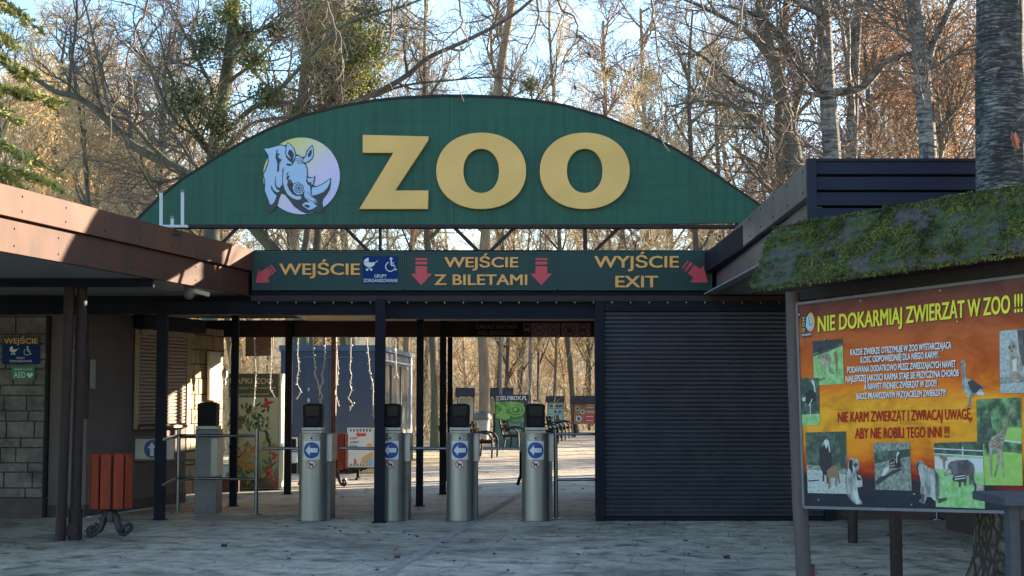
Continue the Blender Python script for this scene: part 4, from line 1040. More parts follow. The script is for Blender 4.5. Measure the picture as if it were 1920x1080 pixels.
# photo booth
PX = front(45.5)
t = thing('photo_booth', 'green photo booth with a lizard print and a SELFIBOX.PL heading', 'photo booth', tuple(gnd(958, 839)))
m = MB(); m.poly(PX, [(928, 740), (990, 740), (990, 839), (928, 839)], 0, th=.5); m.build('body', mat('dark booth body', (.02, .03, .025)), t, bevel=.01)
gm, tt, b = new_mat('green skin print'); n = noise(tt, coords(tt), 3, 5, .6, 1.5); tt.links.new(ramp(tt, n, [(.35, (.02, .06, .03)), (.5, (.07, .22, .04)), (.65, (.22, .42, .10))]), b.inputs['Base Color']); b.inputs['Roughness'].default_value = .4
m = MB(); m.poly(PX, [(929, 753), (982, 753), (982, 790), (929, 790)], .008); pr = m.build('lizard_print', gm, t)
m = MB(); m.ring(PX, 967, 768, 17, 14, 14, 11, .014); m.ring(PX, 967, 768, 11, 9, 8, 6.5, .014); m.disc(PX, 966, 768, 4, 3.4, .014); m.poly(PX, [(938, 757), (950, 765), (957, 783), (948, 788), (934, 784), (945, 775)], .014); m.build('lizard_curl', mat('light green print', (.20, .40, .09)), pr)
m = MB(); m.poly(PX, [(929, 790), (982, 790), (982, 838), (929, 838)], .008); lp = m.build('lower_print', mat('grey green print', (.09, .17, .14), (.06, .13, .10)), t)
m = MB(); m.text(PX, 'ZAPROŚ SWOJE', (941, 798.5), (975, 798.5), 4, .014); m.text(PX, 'CIEPŁE', (948, 803.5), (968, 803.5), 4, .014); m.text(PX, 'WSPOMNIENIA', (939, 809), (977, 809), 4, .014); m.build('lettering', mat('pale green ink', (.45, .52, .47)), lp)
m = MB(); m.ring(PX, 949, 817, 8, 6, 6.6, 4.7, .014, k=24); m.line(PX, [(943, 815), (956, 819)], 1.6, .014); m.line(PX, [(949, 812), (949, 823)], 1.6, .014); m.build('emblem', white, lp)
m = MB(); m.poly(PX, [(927, 740), (991, 740), (991, 752), (927, 752)], .02, th=.1); h_ = m.build('heading', plain('black blue heading', (.012, .014, .03)), t)
m = MB(); m.text(PX, 'SELFIBOX.PL', (938, 750), (988, 750), 7.4, .03, bold=.02)
for a_, b2 in ((930, 743), (934, 743), (932, 746), (930, 749), (934, 749)): m.poly(PX, [(a_, b2), (a_ + 2, b2), (a_ + 2, b2 + 2), (a_, b2 + 2)], .03)
m.build('lettering', white, h_)
m = MB(); m.disc(PX, 954, 739, 9, 5, .05, th=.1, k=20, a=(0, math.pi)); m.build('camera_hood', mat('dark hood', (.03, .035, .06)), t)

# far notice boards with dark roofs
def far_board(x0, x1, ry0, ry1, px0, px1, py0, py1, Y, mt, label, deco=None, legs=True, leaf=None):
    P_ = front(Y); t = thing('notice_board', label, 'notice board', tuple(gnd((x0 + x1) / 2, 745 + CAM_H * F_PX / Y)), 'roofed notice boards along the far path')
    m = MB(); a = P_.p(x0, ry1); b = P_.p(x1, ry0)
    m.prism([(a.x, Y - .45, a.z), (a.x, Y - .40, a.z - .03), (a.x, Y + .05, b.z - .05), (a.x, Y + .5, a.z - .03), (a.x, Y + .5, a.z), (a.x, Y, b.z)], (b.x - a.x, 0, 0)); m.build('roof', mat('dark shingle', (.035, .03, .032), (.022, .02, .022), .8, bmp=.4), t)
    m = MB(); m.poly(P_, [(px0, py0), (px1, py0), (px1, py1), (px0, py1)], 0, th=.05); pn = m.build('panel', mt, t)
    for x in (px0 + 1, px1 - 1):
        p = P_.p(x, 760); m = MB(); m.bar((p.x, Y + .1, 0), (p.x, Y + .1, a.z + .05), .1, .1, (0, 1, 0)); m.build('post', brown, t)
    if deco: deco(P_, pn)
    return t
cyan = mat('cyan panel', (.30, .56, .58), (.26, .50, .53)); rusty = mat('red brown panel', (.36, .16, .09), (.30, .13, .07)); palep = mat('pale grey panel', (.44, .43, .37))
def dco_cyan(P_, pn):
    m = MB()
    for i, y in enumerate((763.5, 774, 785, 795.5)):
        m.poly(P_, [(1029, y + 1.5), (1053, y + 1.2), (1053, y + 2.6), (1029, y + 3)], .01, mi=0)
        for x in ((1033, 1043, 1050), (1040, 1049), (1035, 1043), (1032, 1047))[i]:
            m.poly(P_, [(x - 3, y - 1), (x - 1, y - 4), (x + 2, y - 4), (x + 4, y - 2), (x + 3, y), (x + 1, y - 1), (x - 1, y), (x - 2, y - .5)], .012, mi=1)
    m.build('animal_rows', [plain('teal line', (.08, .25, .28)), ink2], pn)
def dco_red(P_, pn):
    m = MB()
    for x, y, r_, k in ((1083, 766, 4.5, 0), (1092, 772, 4.2, 1), (1085, 785, 5.5, 1)): m.disc(P_, x, y, r_, r_, .01, k=18, mi=k); m.disc(P_, x, y, r_ * .5, r_ * .6, .014, k=10, mi=4)
    m.poly(P_, [(1095, 778), (1115, 778), (1115, 784), (1095, 784)], .01, mi=2); m.poly(P_, [(1095, 786), (1115, 786), (1115, 791), (1095, 791)], .01, mi=2)
    for y in (759, 763.5, 772): m.line(P_, [(1100, y), (1118, y + .3)], 1.6, .01, mi=3)
    for y in (781, 788.5): m.line(P_, [(1098, y), (1112, y)], 1.2, .014, mi=3)
    m.build('panel_prints', [plain('lime disc', (.42, .55, .22)), plain('pale disc', (.50, .58, .62)), plain('signal red', (.50, .04, .03)), white, ink2], pn)
def dco_txt(x0, x1, ys):
    def f(P_, pn):
        m = MB(); rd = random.Random(x0)
        for y in ys: m.line(P_, [(x0, y), (x1 - rd.uniform(0, 6), y)], 1.1, .01)
        m.build('text_lines', plain('grey text', (.20, .19, .17)), pn)
    return f
far_board(854, 891, 727, 742, 858, 887, 745, 790, 56, palep, 'roofed notice board with pale sheet above the second turnstile from the right', dco_txt(861, 885, (750, 754, 758, 762)))
far_board(911, 963, 727, 742, 917, 928, 746, 776, 57, mat('yellowed panel', (.36, .35, .18)), 'roofed board with a narrow yellowed panel behind the photo booth', dco_txt(919, 927, (752, 757, 762, 767)))
far_board(1024, 1058, 742.5, 753, 1028, 1055, 754, 806, 60, cyan, 'roofed board with a cyan panel and rows of animal silhouettes', dco_cyan)
far_board(1071, 1125, 742, 756, 1076, 1124, 756, 795, 58, rusty, 'roofed board with a red brown panel, discs and red bars, beside the shutter post', dco_red)
t = thing('small_flag_sign', 'small red and white sign on a thin pole behind the last ticket reader', 'sign', tuple(gnd(1003, 822)))
P_ = front(56); m = MB(); m.poly(P_, [(1000, 749), (1009, 749), (1009, 753), (1000, 753)], 0, th=.03); m.build('red_band', red, t); m = MB(); m.poly(P_, [(1000, 753.2), (1009, 753.2), (1009, 757), (1000, 757)], 0, th=.03); m.build('white_band', white, t)
p = P_.p(1004.5, 757); m = MB(); m.tube([(p.x, 56.05, 0), (p.x, 56.05, p.z + .1)], .03, 8); m.build('pole', steel_dark, t)
# lamp posts
lamp_grey = mat('grey lamp post paint', (.20, .19, .175), (.15, .145, .135), .7, spec=.15)
def lamp_post(px, Y, r, lab, topz):
    x = at(px, 745, Y).x; t = thing('lamp_post', lab, 'lamp post', (x, Y, 0), 'grey lamp posts on the far path')
    m = MB(); m.lathe((x, Y, 0), [(r * 1.5, 0), (r * 1.5, .5), (r, .55), (r * .8, topz)], 12); m.build('pole', lamp_grey, t, True)
    m = MB(); m.bar((x, Y, topz), (x - .7, Y - .1, topz + .12), .07, .07); m.build('arm', lamp_grey, t)
    m = MB(); m.prism([(x - .6, Y - .14, topz + .06), (x - 1.1, Y - .14, topz + .10), (x - 1.15, Y - .14, topz + .16), (x - .6, Y - .14, topz + .2)], (0, .26, 0)); m.build('lamp_head', steel_light, t, bevel=.02)
lamp_post(939, 52, .055, 'pale thin lamp post directly above the photo booth heading', 6.2)
lamp_post(994, 62, .075, 'thicker grey lamp post right of the photo booth', 6.6)
# benches
wood_d = mat('dark bench slats', (.020, .015, .013), (.013, .010, .009), .95, spec=.0)
def bench(px, py, ang, lab):
    p = gnd(px, py); t = thing('park_bench', lab, 'bench', (p.x, p.y, 0), 'benches along the far path')
    ca, sa = math.cos(ang), math.sin(ang); ex = Vector((ca, sa, 0)); ey = Vector((-sa, ca, 0))
    def W(u, v, z): return p + ex * u + ey * v + Vector((0, 0, z))
    for nm, rows in (('seat', [(-.20, .43), (-.08, .43), (.04, .43), (.16, .44)]), ('backrest', [(.24, .58), (.27, .70), (.30, .82)])):
        m = MB()
        for v, z in rows: m.bar(W(-.65, v, z), W(.65, v, z), .095 if nm == 'seat' else .03, .03 if nm == 'seat' else .09)
        m.build(nm, wood_d, t)
    for u in (-.58, .58):
        m = MB(); m.tube([W(u, -.24, 0), W(u, -.25, .25), W(u, -.24, .5), W(u, -.15, .62), W(u, .05, .66), W(u, .25, .64)], .028, 8); m.tube([W(u, .2, 0), W(u, .16, .3), W(u, .24, .5), W(u, .32, .88)], .028, 8); m.tube([W(u, -.24, .40), W(u, .18, .40)], .028, 8); m.build('side_frame', black, t)
    return t
bench(910, 858, R(84), 'bench with curved arms seen end on, right of the second turnstile from the right')
bench(963, 843, R(80), 'dark bench in front of the green photo booth')
for i, (px, py, lab) in enumerate(((1030, 832, 'nearest bench of the row below the cyan board'), (1044, 826, 'middle bench of the row below the cyan board'), (1058, 822, 'farthest bench of the row below the cyan board'))):
    bench(px, py, R(82), lab)
bench(851, 864, R(88), 'bench half hidden behind the rear right post')
t = thing('waste_container', 'grey waste container with a dark lid beside the far notice board', 'bin', tuple(gnd(904, 832)))
p = gnd(904, 832); m = MB(); m.lathe(tuple(p), [(.22, 0), (.27, .8)], 14); m.build('body', steel_light, t, True); m = MB(); m.lathe((p.x, p.y, .8), [(.31, 0), (.32, .08), (.26, .22), (.10, .28)], 14); m.build('lid', steel_dark, t, True)

# ================================================================= ANIMAL BOARD UNDER A MOSSY ROOF
bt = thing('animal_board', 'big orange animal board warning not to feed, under a mossy shingle roof', 'information board', (2.9, 10.6, 0))
LT = at(1495, 570, 11.3); LB = at(1508, 951, 11.3); RT = at(1918, 517.5, 9.72)
ex = (RT - LT).normalized()
PBd = Plane(LT, ex, LB - LT)
if (PBd.p(1700, 700, 1) - PBd.p(1700, 700)).dot(CAMP - LT) < 0: PBd.n = -PBd.n
def sunset():
    mm, t, b = new_mat('sunset print')
    tc = t.nodes.new('ShaderNodeTexCoord'); sx = t.nodes.new('ShaderNodeSeparateXYZ'); t.links.new(tc.outputs['Generated'], sx.inputs[0])
    v = coords(t, (1.0, 1.0, 4.5)); n1 = noise(t, v, 2.2, 6, .6, .8); n2 = noise(t, coords(t, (1, 1, 2.2)), 2.0, 6, .62, 1.2)
    a = nd(t, 'ShaderNodeMath', operation='MULTIPLY_ADD'); t.links.new(n1, a.inputs[0]); a.inputs[1].default_value = .16
    a2 = nd(t, 'ShaderNodeMath', operation='SUBTRACT'); t.links.new(sx.outputs['Z'], a2.inputs[0]); a2.inputs[1].default_value = .08; t.links.new(a2.outputs[0], a.inputs[2])
    # Generated z runs over the leaning box, close enough to height
    c = ramp(t, a.outputs[0], [(.08, (.028, .031, .042)), (.135, (.036, .030, .036)), (.165, (.22, .022, .012)), (.21, (.58, .075, .012)), (.27, (.76, .22, .016)), (.38, (.82, .36, .026)), (.47, (.82, .37, .028)), (.55, (.72, .18, .018)), (.64, (.54, .11, .018)), (.76, (.48, .115, .028)), (.87, (.26, .062, .030)), (.96, (.11, .05, .042))])
    c = mixc(t, ramp(t, n2, [(.46, (0, 0, 0)), (.66, (.75, .75, .75))]), c, mixc(t, .75, c, (.42, .26, .24), 'MULTIPLY'))
    t.links.new(c, b.inputs['Base Color']); b.inputs['Roughness'].default_value = .5; b.inputs['Specular IOR Level'].default_value = .15; return mm
bp_ = [(1495, 570), (1918, 517.5), (1985, 509), (1985, 962.5), (1885, 960), (1508, 951)]
m = MB(); m.poly(PBd, bp_, 0, th=.03); panel = m.build('printed_panel', sunset(), bt)
m = MB()
for p_, q_ in (((1508, 951), (1985, 962.5)), ((1495, 570), (1508, 951)), ((1495, 570), (1985, 509))): m.bar(PBd.p(*p_, -.012), PBd.p(*q_, -.012), .02, .045, tuple(PBd.n))
m.build('panel_edge', mat('grey edge', (.16, .16, .17)), bt)
yel = plain('yellow lime lettering', (.78, .72, .02)); wht = plain('white lettering', (.80, .78, .78)); rdl = plain('dark red lettering', (.40, .022, .02), spec=.1); olv = plain('dark lettering shade', (.05, .03, .02))
def C7(pts): return [(1400 + x / 1.8615, 500 + y / 1.862) for x, y in pts]
rowsT = [('NIE DOKARMIAJ ZWIERZĄT W ZOO !!!', (1535, 622), (1918, 584), 28, 33)]
rowsW = [('KAZDE ZWIERZE OTRZYMUJE W ZOO WYSTARCZAJACA', (364, 310), (716, 285), 21, 23), ('ILOSC ODPOWIEDNIEJ DLA NIEGO KARMY.', (400, 336), (673, 318), 21, 23), ('PODAWANA DODATKOWO PRZEZ ZWIEDZAJACYCH NAWET', (353, 371), (731, 350), 21, 23),
         ('NAJLEPSZEJ JAKOSCI KARMA STAJE SIE PRZYCZYNA CHORÓB', (348, 403), (742, 382), 21, 23), ('A NAWET PADNIEC ZWIERZĄT W ZOO!!!', (412, 430), (666, 418), 21, 23), ('BĄDZ PRAWDZIWYM PRZYJACIELEM ZWIERZĄT!!!', (386, 463), (697, 450), 20, 22)]
rowsR = [('NIE KARM ZWIERZĄT I ZWRACAJ UWAGĘ,', (320, 543), (788, 532), 35, 36), ('ABY NIE ROBILI TEGO INNI !!!', (380, 600), (708, 595), 36, 37)]
m = MB(); sh_ = MB()
for b_, l, r_, c1, c2 in rowsT: m.text(PBd, b_, l, r_, c1, .006, tr_cap=c2, bold=.03); sh_.text(PBd, b_, (l[0] + .8, l[1] + 1.3), (r_[0] + .8, r_[1] + 1.3), c1, .003, tr_cap=c2, bold=.05)
for b_, l, r_, c1, c2 in rowsW:
    l, r_ = C7([l, r_]); sh_.text(PBd, b_, (l[0] + .5, l[1] + .8), (r_[0] + .5, r_[1] + .8), c1 / 1.86, .003, tr_cap=c2 / 1.86, bold=.028)
m.build('title_lettering', yel, panel); sh_.build('lettering_shade', olv, panel)
m = MB()
for b_, l, r_, c1, c2 in rowsW: l, r_ = C7([l, r_]); m.text(PBd, b_, l, r_, c1 / 1.86, .006, tr_cap=c2 / 1.86, bold=.028)
m.build('body_lettering', wht, panel)
m = MB()
for b_, l, r_, c1, c2 in rowsR: l, r_ = C7([l, r_]); m.text(PBd, b_, l, r_, c1 / 1.86, .005, tr_cap=c2 / 1.86, bold=.028)
m.build('warning_lettering', rdl, panel)
# photographs printed on the board
lawn = mat('print lawn', (.16, .38, .10), (.32, .54, .24), .4, scale=24, lo=.38, hi=.62); lawn2 = mat('print bright lawn', (.24, .45, .06), (.30, .50, .12), .4, scale=20)
woods = mat('print woods', (.02, .045, .035), (.11, .17, .11), .4, scale=16, lo=.45, hi=.7); leafy = mat('print leafy trees', (.02, .055, .03), (.20, .38, .13), .4, scale=13, lo=.4, hi=.68)
gravel = mat('print pale gravel', (.52, .54, .50), (.26, .28, .26), .4, scale=60); scrub = mat('print scrub', (.30, .34, .28), (.07, .09, .07), .4, scale=45); scrub2 = mat('print grey sand', (.42, .47, .46), (.22, .27, .27), .4, scale=50)
dk = plain('print dark', (.03, .03, .035)); tanp = mat('print tan fur', (.44, .38, .29), (.15, .12, .09), .5, scale=22); whp = plain('print pale', (.55, .57, .55)); brp = mat('print brown fur', (.13, .085, .055), (.08, .055, .04), scale=30); gry = mat('print grey fur', (.50, .50, .45), (.13, .13, .12), .5, scale=26, stretch=(1, 1, .4)); blk = plain('print black', (.015, .014, .018)); grg = mat('print grey brown hide', (.16, .13, .13), (.05, .042, .042), scale=14)
PM_ = [lawn, lawn2, woods, leafy, gravel, scrub, scrub2, dk, tanp, whp, brp, gry, blk, grg]
iL, iL2, iW, iLf, iG, iS, iS2, iD, iT, iP, iB, iGr, iK, iH = range(14)
def D5(p): return CA(p, 1490, 560, 5.143)
def D7(p): return CA(p, 1490, 760, 4.909)
def D6(p): return CA(p, 1690, 560, 5.143)
def D8(p): return CA(p, 1690, 740, 4.696)
def photo(label_name, polys):
    m = MB()
    for i, (f, pts, k) in enumerate(polys): m.poly(PBd, f(pts), .004 + i * .0006, mi=k)
    return m.build(label_name, PM_, panel)
photo('antelope_picture', [(D5, [(175, 411), (465, 387), (478, 821), (238, 834), (190, 760)], iL), (D5, [(175, 411), (465, 387), (466, 430), (300, 500), (180, 530)], iD),
    (D5, [(465, 425), (466, 450), (300, 520), (182, 560), (182, 535), (300, 498)], iW),
    (D5, [(232, 540), (255, 535), (275, 545), (310, 520), (345, 540), (350, 580), (342, 625), (355, 700), (340, 710), (328, 640), (300, 635), (298, 750), (284, 755), (280, 650), (255, 600), (250, 580), (228, 575)], iT),
    (D5, [(237, 540), (233, 500), (245, 460), (246, 500), (248, 535)], iK), (D5, [(256, 536), (256, 500), (268, 462), (266, 500), (262, 536)], iK), (D5, [(385, 520), (400, 500), (412, 530), (418, 620), (412, 710), (405, 710), (402, 630), (392, 600)], iB), (D5, [(232, 780), (300, 762), (300, 770), (240, 790)], iW), (D5, [(345, 715), (390, 708), (380, 722)], iW)])
photo('ostrich_picture', [(D5, [(48, 768), (236, 762), (246, 1190), (62, 1200)], iW), (lambda p: CA(p, 1490, 560, 5.143), [(60, 1118), (244, 1110), (247, 1215), (66, 1222)], iL),
    (D5, [(100, 930), (130, 885), (180, 875), (208, 920), (205, 985), (170, 1020), (120, 1015), (95, 980)], iK), (D5, [(80, 960), (110, 945), (105, 990), (82, 985)], iP), (D5, [(140, 1030), (175, 960), (178, 970), (150, 1035)], iP),
    (D5, [(196, 900), (188, 840), (165, 800), (178, 780), (195, 800), (205, 860), (208, 900)], iP), (D5, [(155, 1020), (162, 1020), (158, 1130), (152, 1130)], iP)])
photo('cattle_picture', [(D7, [(102, 250), (475, 240), (485, 520), (485, 815), (125, 806)], iG), (D7, [(102, 250), (475, 240), (485, 590), (112, 545)], iW),
    (D7, [(112, 548), (485, 592), (485, 640), (300, 600), (115, 590)], iS), (D7, [(230, 400), (262, 370), (280, 330), (300, 310), (318, 330), (325, 400), (345, 430), (345, 560), (320, 600), (318, 720), (300, 720), (296, 640), (276, 640), (276, 700), (264, 700), (262, 620), (236, 560)], iK),
    (D7, [(250, 395), (278, 325), (298, 308), (320, 330), (334, 440), (322, 420), (312, 360), (296, 400), (276, 350)], iP),
    (D7, [(300, 600), (340, 570), (375, 548), (405, 570), (412, 620), (425, 720), (412, 720), (400, 650), (390, 745), (378, 740), (380, 660), (335, 670), (330, 765), (316, 765), (314, 680)], iB), (D7, [(130, 690), (225, 685), (225, 695), (130, 700)], iD)])
photo('skunk_picture', [(D7, [(728, 345), (1064, 338), (1080, 785), (748, 776)], iS), (D7, [(735, 430), (1066, 400), (1066, 470), (900, 500), (738, 540)], iW), (D7, [(870, 520), (900, 490), (935, 510), (940, 450), (965, 418), (980, 440), (978, 520), (990, 560), (960, 582), (930, 575), (880, 580)], iK),
    (D7, [(800, 650), (830, 580), (870, 560), (866, 600), (840, 640), (815, 665)], iP), (D7, [(745, 700), (800, 655), (850, 640), (900, 600), (990, 575), (980, 600), (880, 650), (760, 740)], iD), (D7, [(945, 440), (962, 425), (972, 436), (950, 470), (948, 530), (940, 530)], iP), (D7, [(880, 525), (930, 515), (925, 530), (885, 545)], iT), (D7, [(880, 555), (930, 545), (925, 560), (885, 568)], iT)])
photo('lemur_cutout', [(D7, [(505, 500), (522, 472), (545, 490), (575, 490), (602, 530), (598, 585), (585, 640), (605, 640), (625, 690), (628, 745), (600, 755), (580, 750), (585, 790), (600, 850), (622, 885), (620, 910), (570, 912), (545, 890), (500, 850), (475, 790), (466, 680), (490, 600), (496, 550)], iGr), (D7, [(505, 510), (522, 495), (540, 520), (535, 560), (540, 600), (530, 640), (520, 600), (500, 575)], iK), (D7, [(575, 590), (590, 600), (582, 650), (610, 670), (618, 690), (580, 690), (572, 640)], iD), (D7, [(545, 545), (570, 525), (585, 545), (565, 575)], iD), (D7, [(550, 790), (580, 775), (600, 870), (615, 890), (575, 905), (560, 860)], iP)])
photo('tapir_picture', [(D8, [(290, 425), (722, 412), (740, 1004), (308, 988)], iL), (D8, [(290, 425), (722, 412), (724, 550), (296, 530)], iW), (D8, [(296, 545), (724, 565), (728, 690), (300, 650)], iP),
    (D8, [(290, 468), (722, 490), (722, 500), (290, 478)], iP), (D8, [(292, 515), (724, 540), (724, 550), (292, 525)], iP), (D8, [(540, 460), (552, 460), (552, 640), (544, 640)], iP),
    (D8, [(335, 530), (405, 545), (412, 570), (390, 590), (388, 655), (378, 655), (370, 580), (345, 555)], iB),
    (D8, [(384, 710), (392, 680), (420, 650), (415, 620), (440, 590), (500, 575), (590, 572), (640, 610), (652, 660), (640, 720), (655, 790), (640, 800), (625, 740), (620, 790), (606, 790), (600, 715), (480, 708), (420, 700), (405, 718)], iH), (D8, [(384, 712), (404, 672), (438, 654), (450, 690), (420, 702), (404, 718)], iGr),
    (D8, [(455, 745), (470, 710), (520, 690), (565, 695), (580, 740), (570, 800), (560, 800), (556, 765), (530, 770), (526, 815), (516, 815), (512, 770), (490, 760), (470, 760)], iD), (D8, [(480, 718), (570, 706), (572, 714), (480, 728)], iP), (D8, [(478, 740), (572, 728), (572, 736), (480, 750)], iP),
    (D8, [(660, 790), (690, 780), (730, 800), (736, 900), (700, 905), (670, 880)], iT), (D8, [(652, 780), (670, 785), (662, 885), (650, 880)], iD)])
photo('capybara_cutout', [(D8, [(130, 640), (140, 600), (170, 580), (188, 572), (200, 610), (240, 640), (300, 660), (335, 710), (350, 780), (345, 860), (325, 930), (300, 935), (260, 900), (230, 900), (215, 940), (205, 962), (165, 945), (160, 930), (185, 915), (170, 850), (175, 780), (165, 710), (145, 690)], iGr), (D8, [(132, 640), (142, 602), (168, 585), (150, 640), (160, 700), (145, 690)], iD), (D8, [(325, 915), (410, 905), (400, 930), (330, 960)], iW), (D8, [(176, 600), (184, 598), (184, 608), (176, 610)], iK), (D8, [(172, 870), (215, 880), (205, 955), (170, 940), (186, 915)], iH)])
photo('giraffe_picture', [(D8, [(664, 42), (1058, 24), (1072, 800), (738, 796), (722, 410), (672, 412)], iL2), (D8, [(664, 42), (1058, 24), (1062, 290), (940, 290), (900, 420), (735, 440), (722, 410), (672, 412)], iLf), (D8, [(730, 440), (905, 400), (1064, 420), (1066, 520), (900, 500), (740, 545)], iLf), (D8, [(900, 395), (1062, 415), (1062, 432), (900, 410)], iP), (D8, [(700, 200), (790, 190), (810, 330), (770, 440), (690, 420)], iW),
    (D8, [(775, 420), (800, 375), (855, 345), (890, 310), (925, 230), (955, 160), (965, 125), (985, 115), (1012, 165), (985, 165), (968, 160), (945, 240), (920, 340), (905, 420), (895, 470), (900, 590), (912, 720), (900, 725), (882, 600), (872, 500), (865, 590), (840, 690), (836, 722), (822, 720), (845, 600), (850, 500), (810, 480), (800, 600), (804, 720), (790, 722), (782, 600), (780, 500)], iT)]
    + [(D8, [(x, y), (x + 14, y - 4), (x + 16, y + 12), (x + 3, y + 14)], iB) for x, y in ((800, 400), (822, 385), (845, 372), (868, 360), (800, 425), (822, 412), (846, 400), (872, 390), (890, 362), (800, 450), (822, 440), (846, 430), (870, 420), (890, 395), (895, 335), (905, 305), (916, 275), (928, 245), (938, 215), (948, 188), (880, 440), (855, 455))] + [(D8, [(760, 440), (775, 435), (782, 500), (772, 515)], iK)])
photo('meerkat_picture', [(D6, [(950, 312), (1190, 292), (1330, 284), (1330, 905), (956, 908)], iS2), (D6, [(1120, 300), (1330, 284), (1330, 640), (1172, 650), (1140, 500)], iH), (D6, [(1175, 310), (1330, 300), (1330, 640), (1200, 640)], iD), (D6, [(955, 760), (1330, 740), (1330, 800), (956, 820)], iS), (D6, [(1035, 470), (1050, 430), (1080, 410), (1110, 430), (1118, 480), (1110, 520), (1150, 570), (1170, 660), (1165, 790), (1130, 800), (1060, 790), (1045, 720), (1050, 600), (1065, 530)], iT), (D6, [(1045, 462), (1060, 455), (1062, 478), (1048, 480)], iK), (D6, [(1080, 450), (1098, 448), (1096, 470), (1080, 472)], iK), (D6, [(1065, 500), (1078, 495), (1080, 512), (1068, 514)], iK), (D6, [(1078, 590), (1120, 580), (1120, 700), (1085, 700)], iP)])
photo('goose_cutout', [(D6, [(585, 660), (578, 610), (590, 592), (615, 595), (625, 620), (622, 700), (630, 765), (680, 780), (750, 820), (805, 865), (770, 880), (812, 915), (800, 935), (740, 920), (690, 940), (670, 960), (680, 1010), (660, 1045), (630, 1045), (650, 1010), (655, 955), (620, 925), (590, 860), (588, 760)], iGr), (D6, [(640, 800), (690, 785), (760, 830), (800, 866), (760, 870), (720, 915), (690, 900), (660, 860)], iD), (D6, [(565, 640), (590, 620), (596, 640), (578, 650)], iT), (D6, [(730, 905), (780, 890), (812, 915), (798, 935), (740, 925)], iP), (D6, [(602, 615), (610, 613), (610, 622), (603, 624)], iK), (D6, [(640, 860), (690, 900), (682, 940), (640, 930), (610, 890)], iGr)])
# small zoo mark: yellow disc, pale blue head and letters
m = MB(); m.poly(PBd, D5([(72, 170), (118, 160), (118, 330), (160, 325), (168, 365), (75, 375)]), .004, mi=0); m.disc(PBd, 1490 + 158 / 5.143, 560 + 225 / 5.143, 7.3, 17.5, .0046, mi=1)
m.poly(PBd, D5([(118, 180), (135, 160), (160, 185), (168, 240), (172, 280), (150, 310), (130, 300), (112, 270)]), .0052, mi=2); m.line(PBd, D5([(140, 180), (150, 260)]), 1, .006, mi=0); m.line(PBd, D5([(155, 260), (180, 240)]), 1, .006, mi=0)
for ch, y in (('Z', 218), ('O', 270), ('O', 322)): m.text(PBd, ch, D5([(80, y)])[0], D5([(102, y - 3)])[0], 7, .0058, 3)
m.text(PBd, 'POZNAŃ', D5([(80, 362)])[0], D5([(162, 352)])[0], 3.6, .0058, 4, bold=.02); m.build('zoo_mark', [ink, mat('mark yellow', (.60, .50, .16)), pale, yel, wht], panel)
m = MB()
for x, y in ((1500, 590), (1615, 564), (1765, 545), (1537, 937), (1711, 946), (1716, 926), (1548, 636)): m.disc(PBd, x, y, 1.8, 1.8, .012, th=.011, k=10)
m.build('screw_heads', steel, panel)
# posts
pw = mat('weathered round post', (.10, .075, .07), (.07, .052, .05), .75, scale=8, stretch=(1, 1, .2), bmp=.4); pwb = pw
m = MB(); m.tube([at(1486, 548, 11.36), at(1490, 700, 11.36), at(1500, 950, 11.36), at(1510, 1128, 11.36)], [.054, .055, .057, .06], 14); m.build('post', pw, bt, True)
q = LT + ex * 2.25; m = MB(); m.tube([(q.x + .04, q.y + .08, 0), (q.x + .04, q.y + .08, 2.9)], .058, 14); m.build('post', pw, bt, True)
m = MB(); m.tube([PBd.p(1531, 560, -.05), PBd.p(1531, 940, -.05)], .028, 8); m.tube([PBd.p(1800, 540, -.05), PBd.p(1800, 950, -.05)], .028, 8); m.build('batten', pw, bt)
# roof
EL = at(1409, 541, 11.0); RL = at(1451, 431, 11.25); ER = at(1922, 471, 9.35); RR = at(1922, 351, 9.72)
EL0, ER0 = EL.copy(), ER.copy(); RL0 = RL.copy(); RR0 = RR.copy()
ER = ER + (ER - EL) * .25; RR = RR + (RR - RL) * .25
nr = (RL - EL).cross(ER - EL).normalized()
if nr.z < 0: nr = -nr
def moss_mat():
    mm, t, b = new_mat('mossy shingle')
    v = coords(t); n1 = noise(t, v, 4.2, 7, .66, .5); n2 = noise(t, v, 26, 4, .6); n3 = noise(t, v, 1.3, 4)
    a = nd(t, 'ShaderNodeMath', operation='MULTIPLY_ADD'); t.links.new(n2, a.inputs[0]); a.inputs[1].default_value = .38; t.links.new(n1, a.inputs[2])
    moss = ramp(t, n2, [(.3, (.016, .024, .008)), (.5, (.042, .060, .014)), (.7, (.085, .115, .024))])
    sh_ = ramp(t, n2, [(.3, (.046, .041, .041)), (.7, (.10, .09, .088))])
    c = mixc(t, ramp(t, a.outputs[0], [(.64, (0, 0, 0)), (.74, (1, 1, 1))]), sh_, moss); t.links.new(c, b.inputs['Base Color']); b.inputs['Roughness'].default_value = .95
    bump(t, b, a.outputs[0], .8, .03); return mm
mossm = moss_mat()
NU, NV = 240, 64; m = MB(); V_ = []
rnd = random.Random(11)
def roofp(u, v, w=0): return EL.lerp(ER, u).lerp(RL.lerp(RR, u), v) + nr * w
def mossh(u, v):
    p = roofp(u, v) * 1.0
    h = mnoise.noise(p * 4.0) * .5 + mnoise.noise(p * 11) * .45 + mnoise.noise(p * 28) * .4
    return max(0, h + .16)
for j in range(NV + 1):
    for i in range(NU + 1):
        u, v = i / NU, j / NV; vv_ = v
        if j == 0: vv_ = v - .05 * max(0, mnoise.noise(Vector((u * 60, 3, 0)))) - .02 * mnoise.noise(Vector((u * 160, 9, 0)))
        course = (v * 7.0 + .12 * math.sin(u * 90)) % 1.0
        V_.append(roofp(u, vv_, .012 * (1 - course) + .05 * mossh(u, v) ** 1.2 - (.02 if j in (0, NV) else 0)))
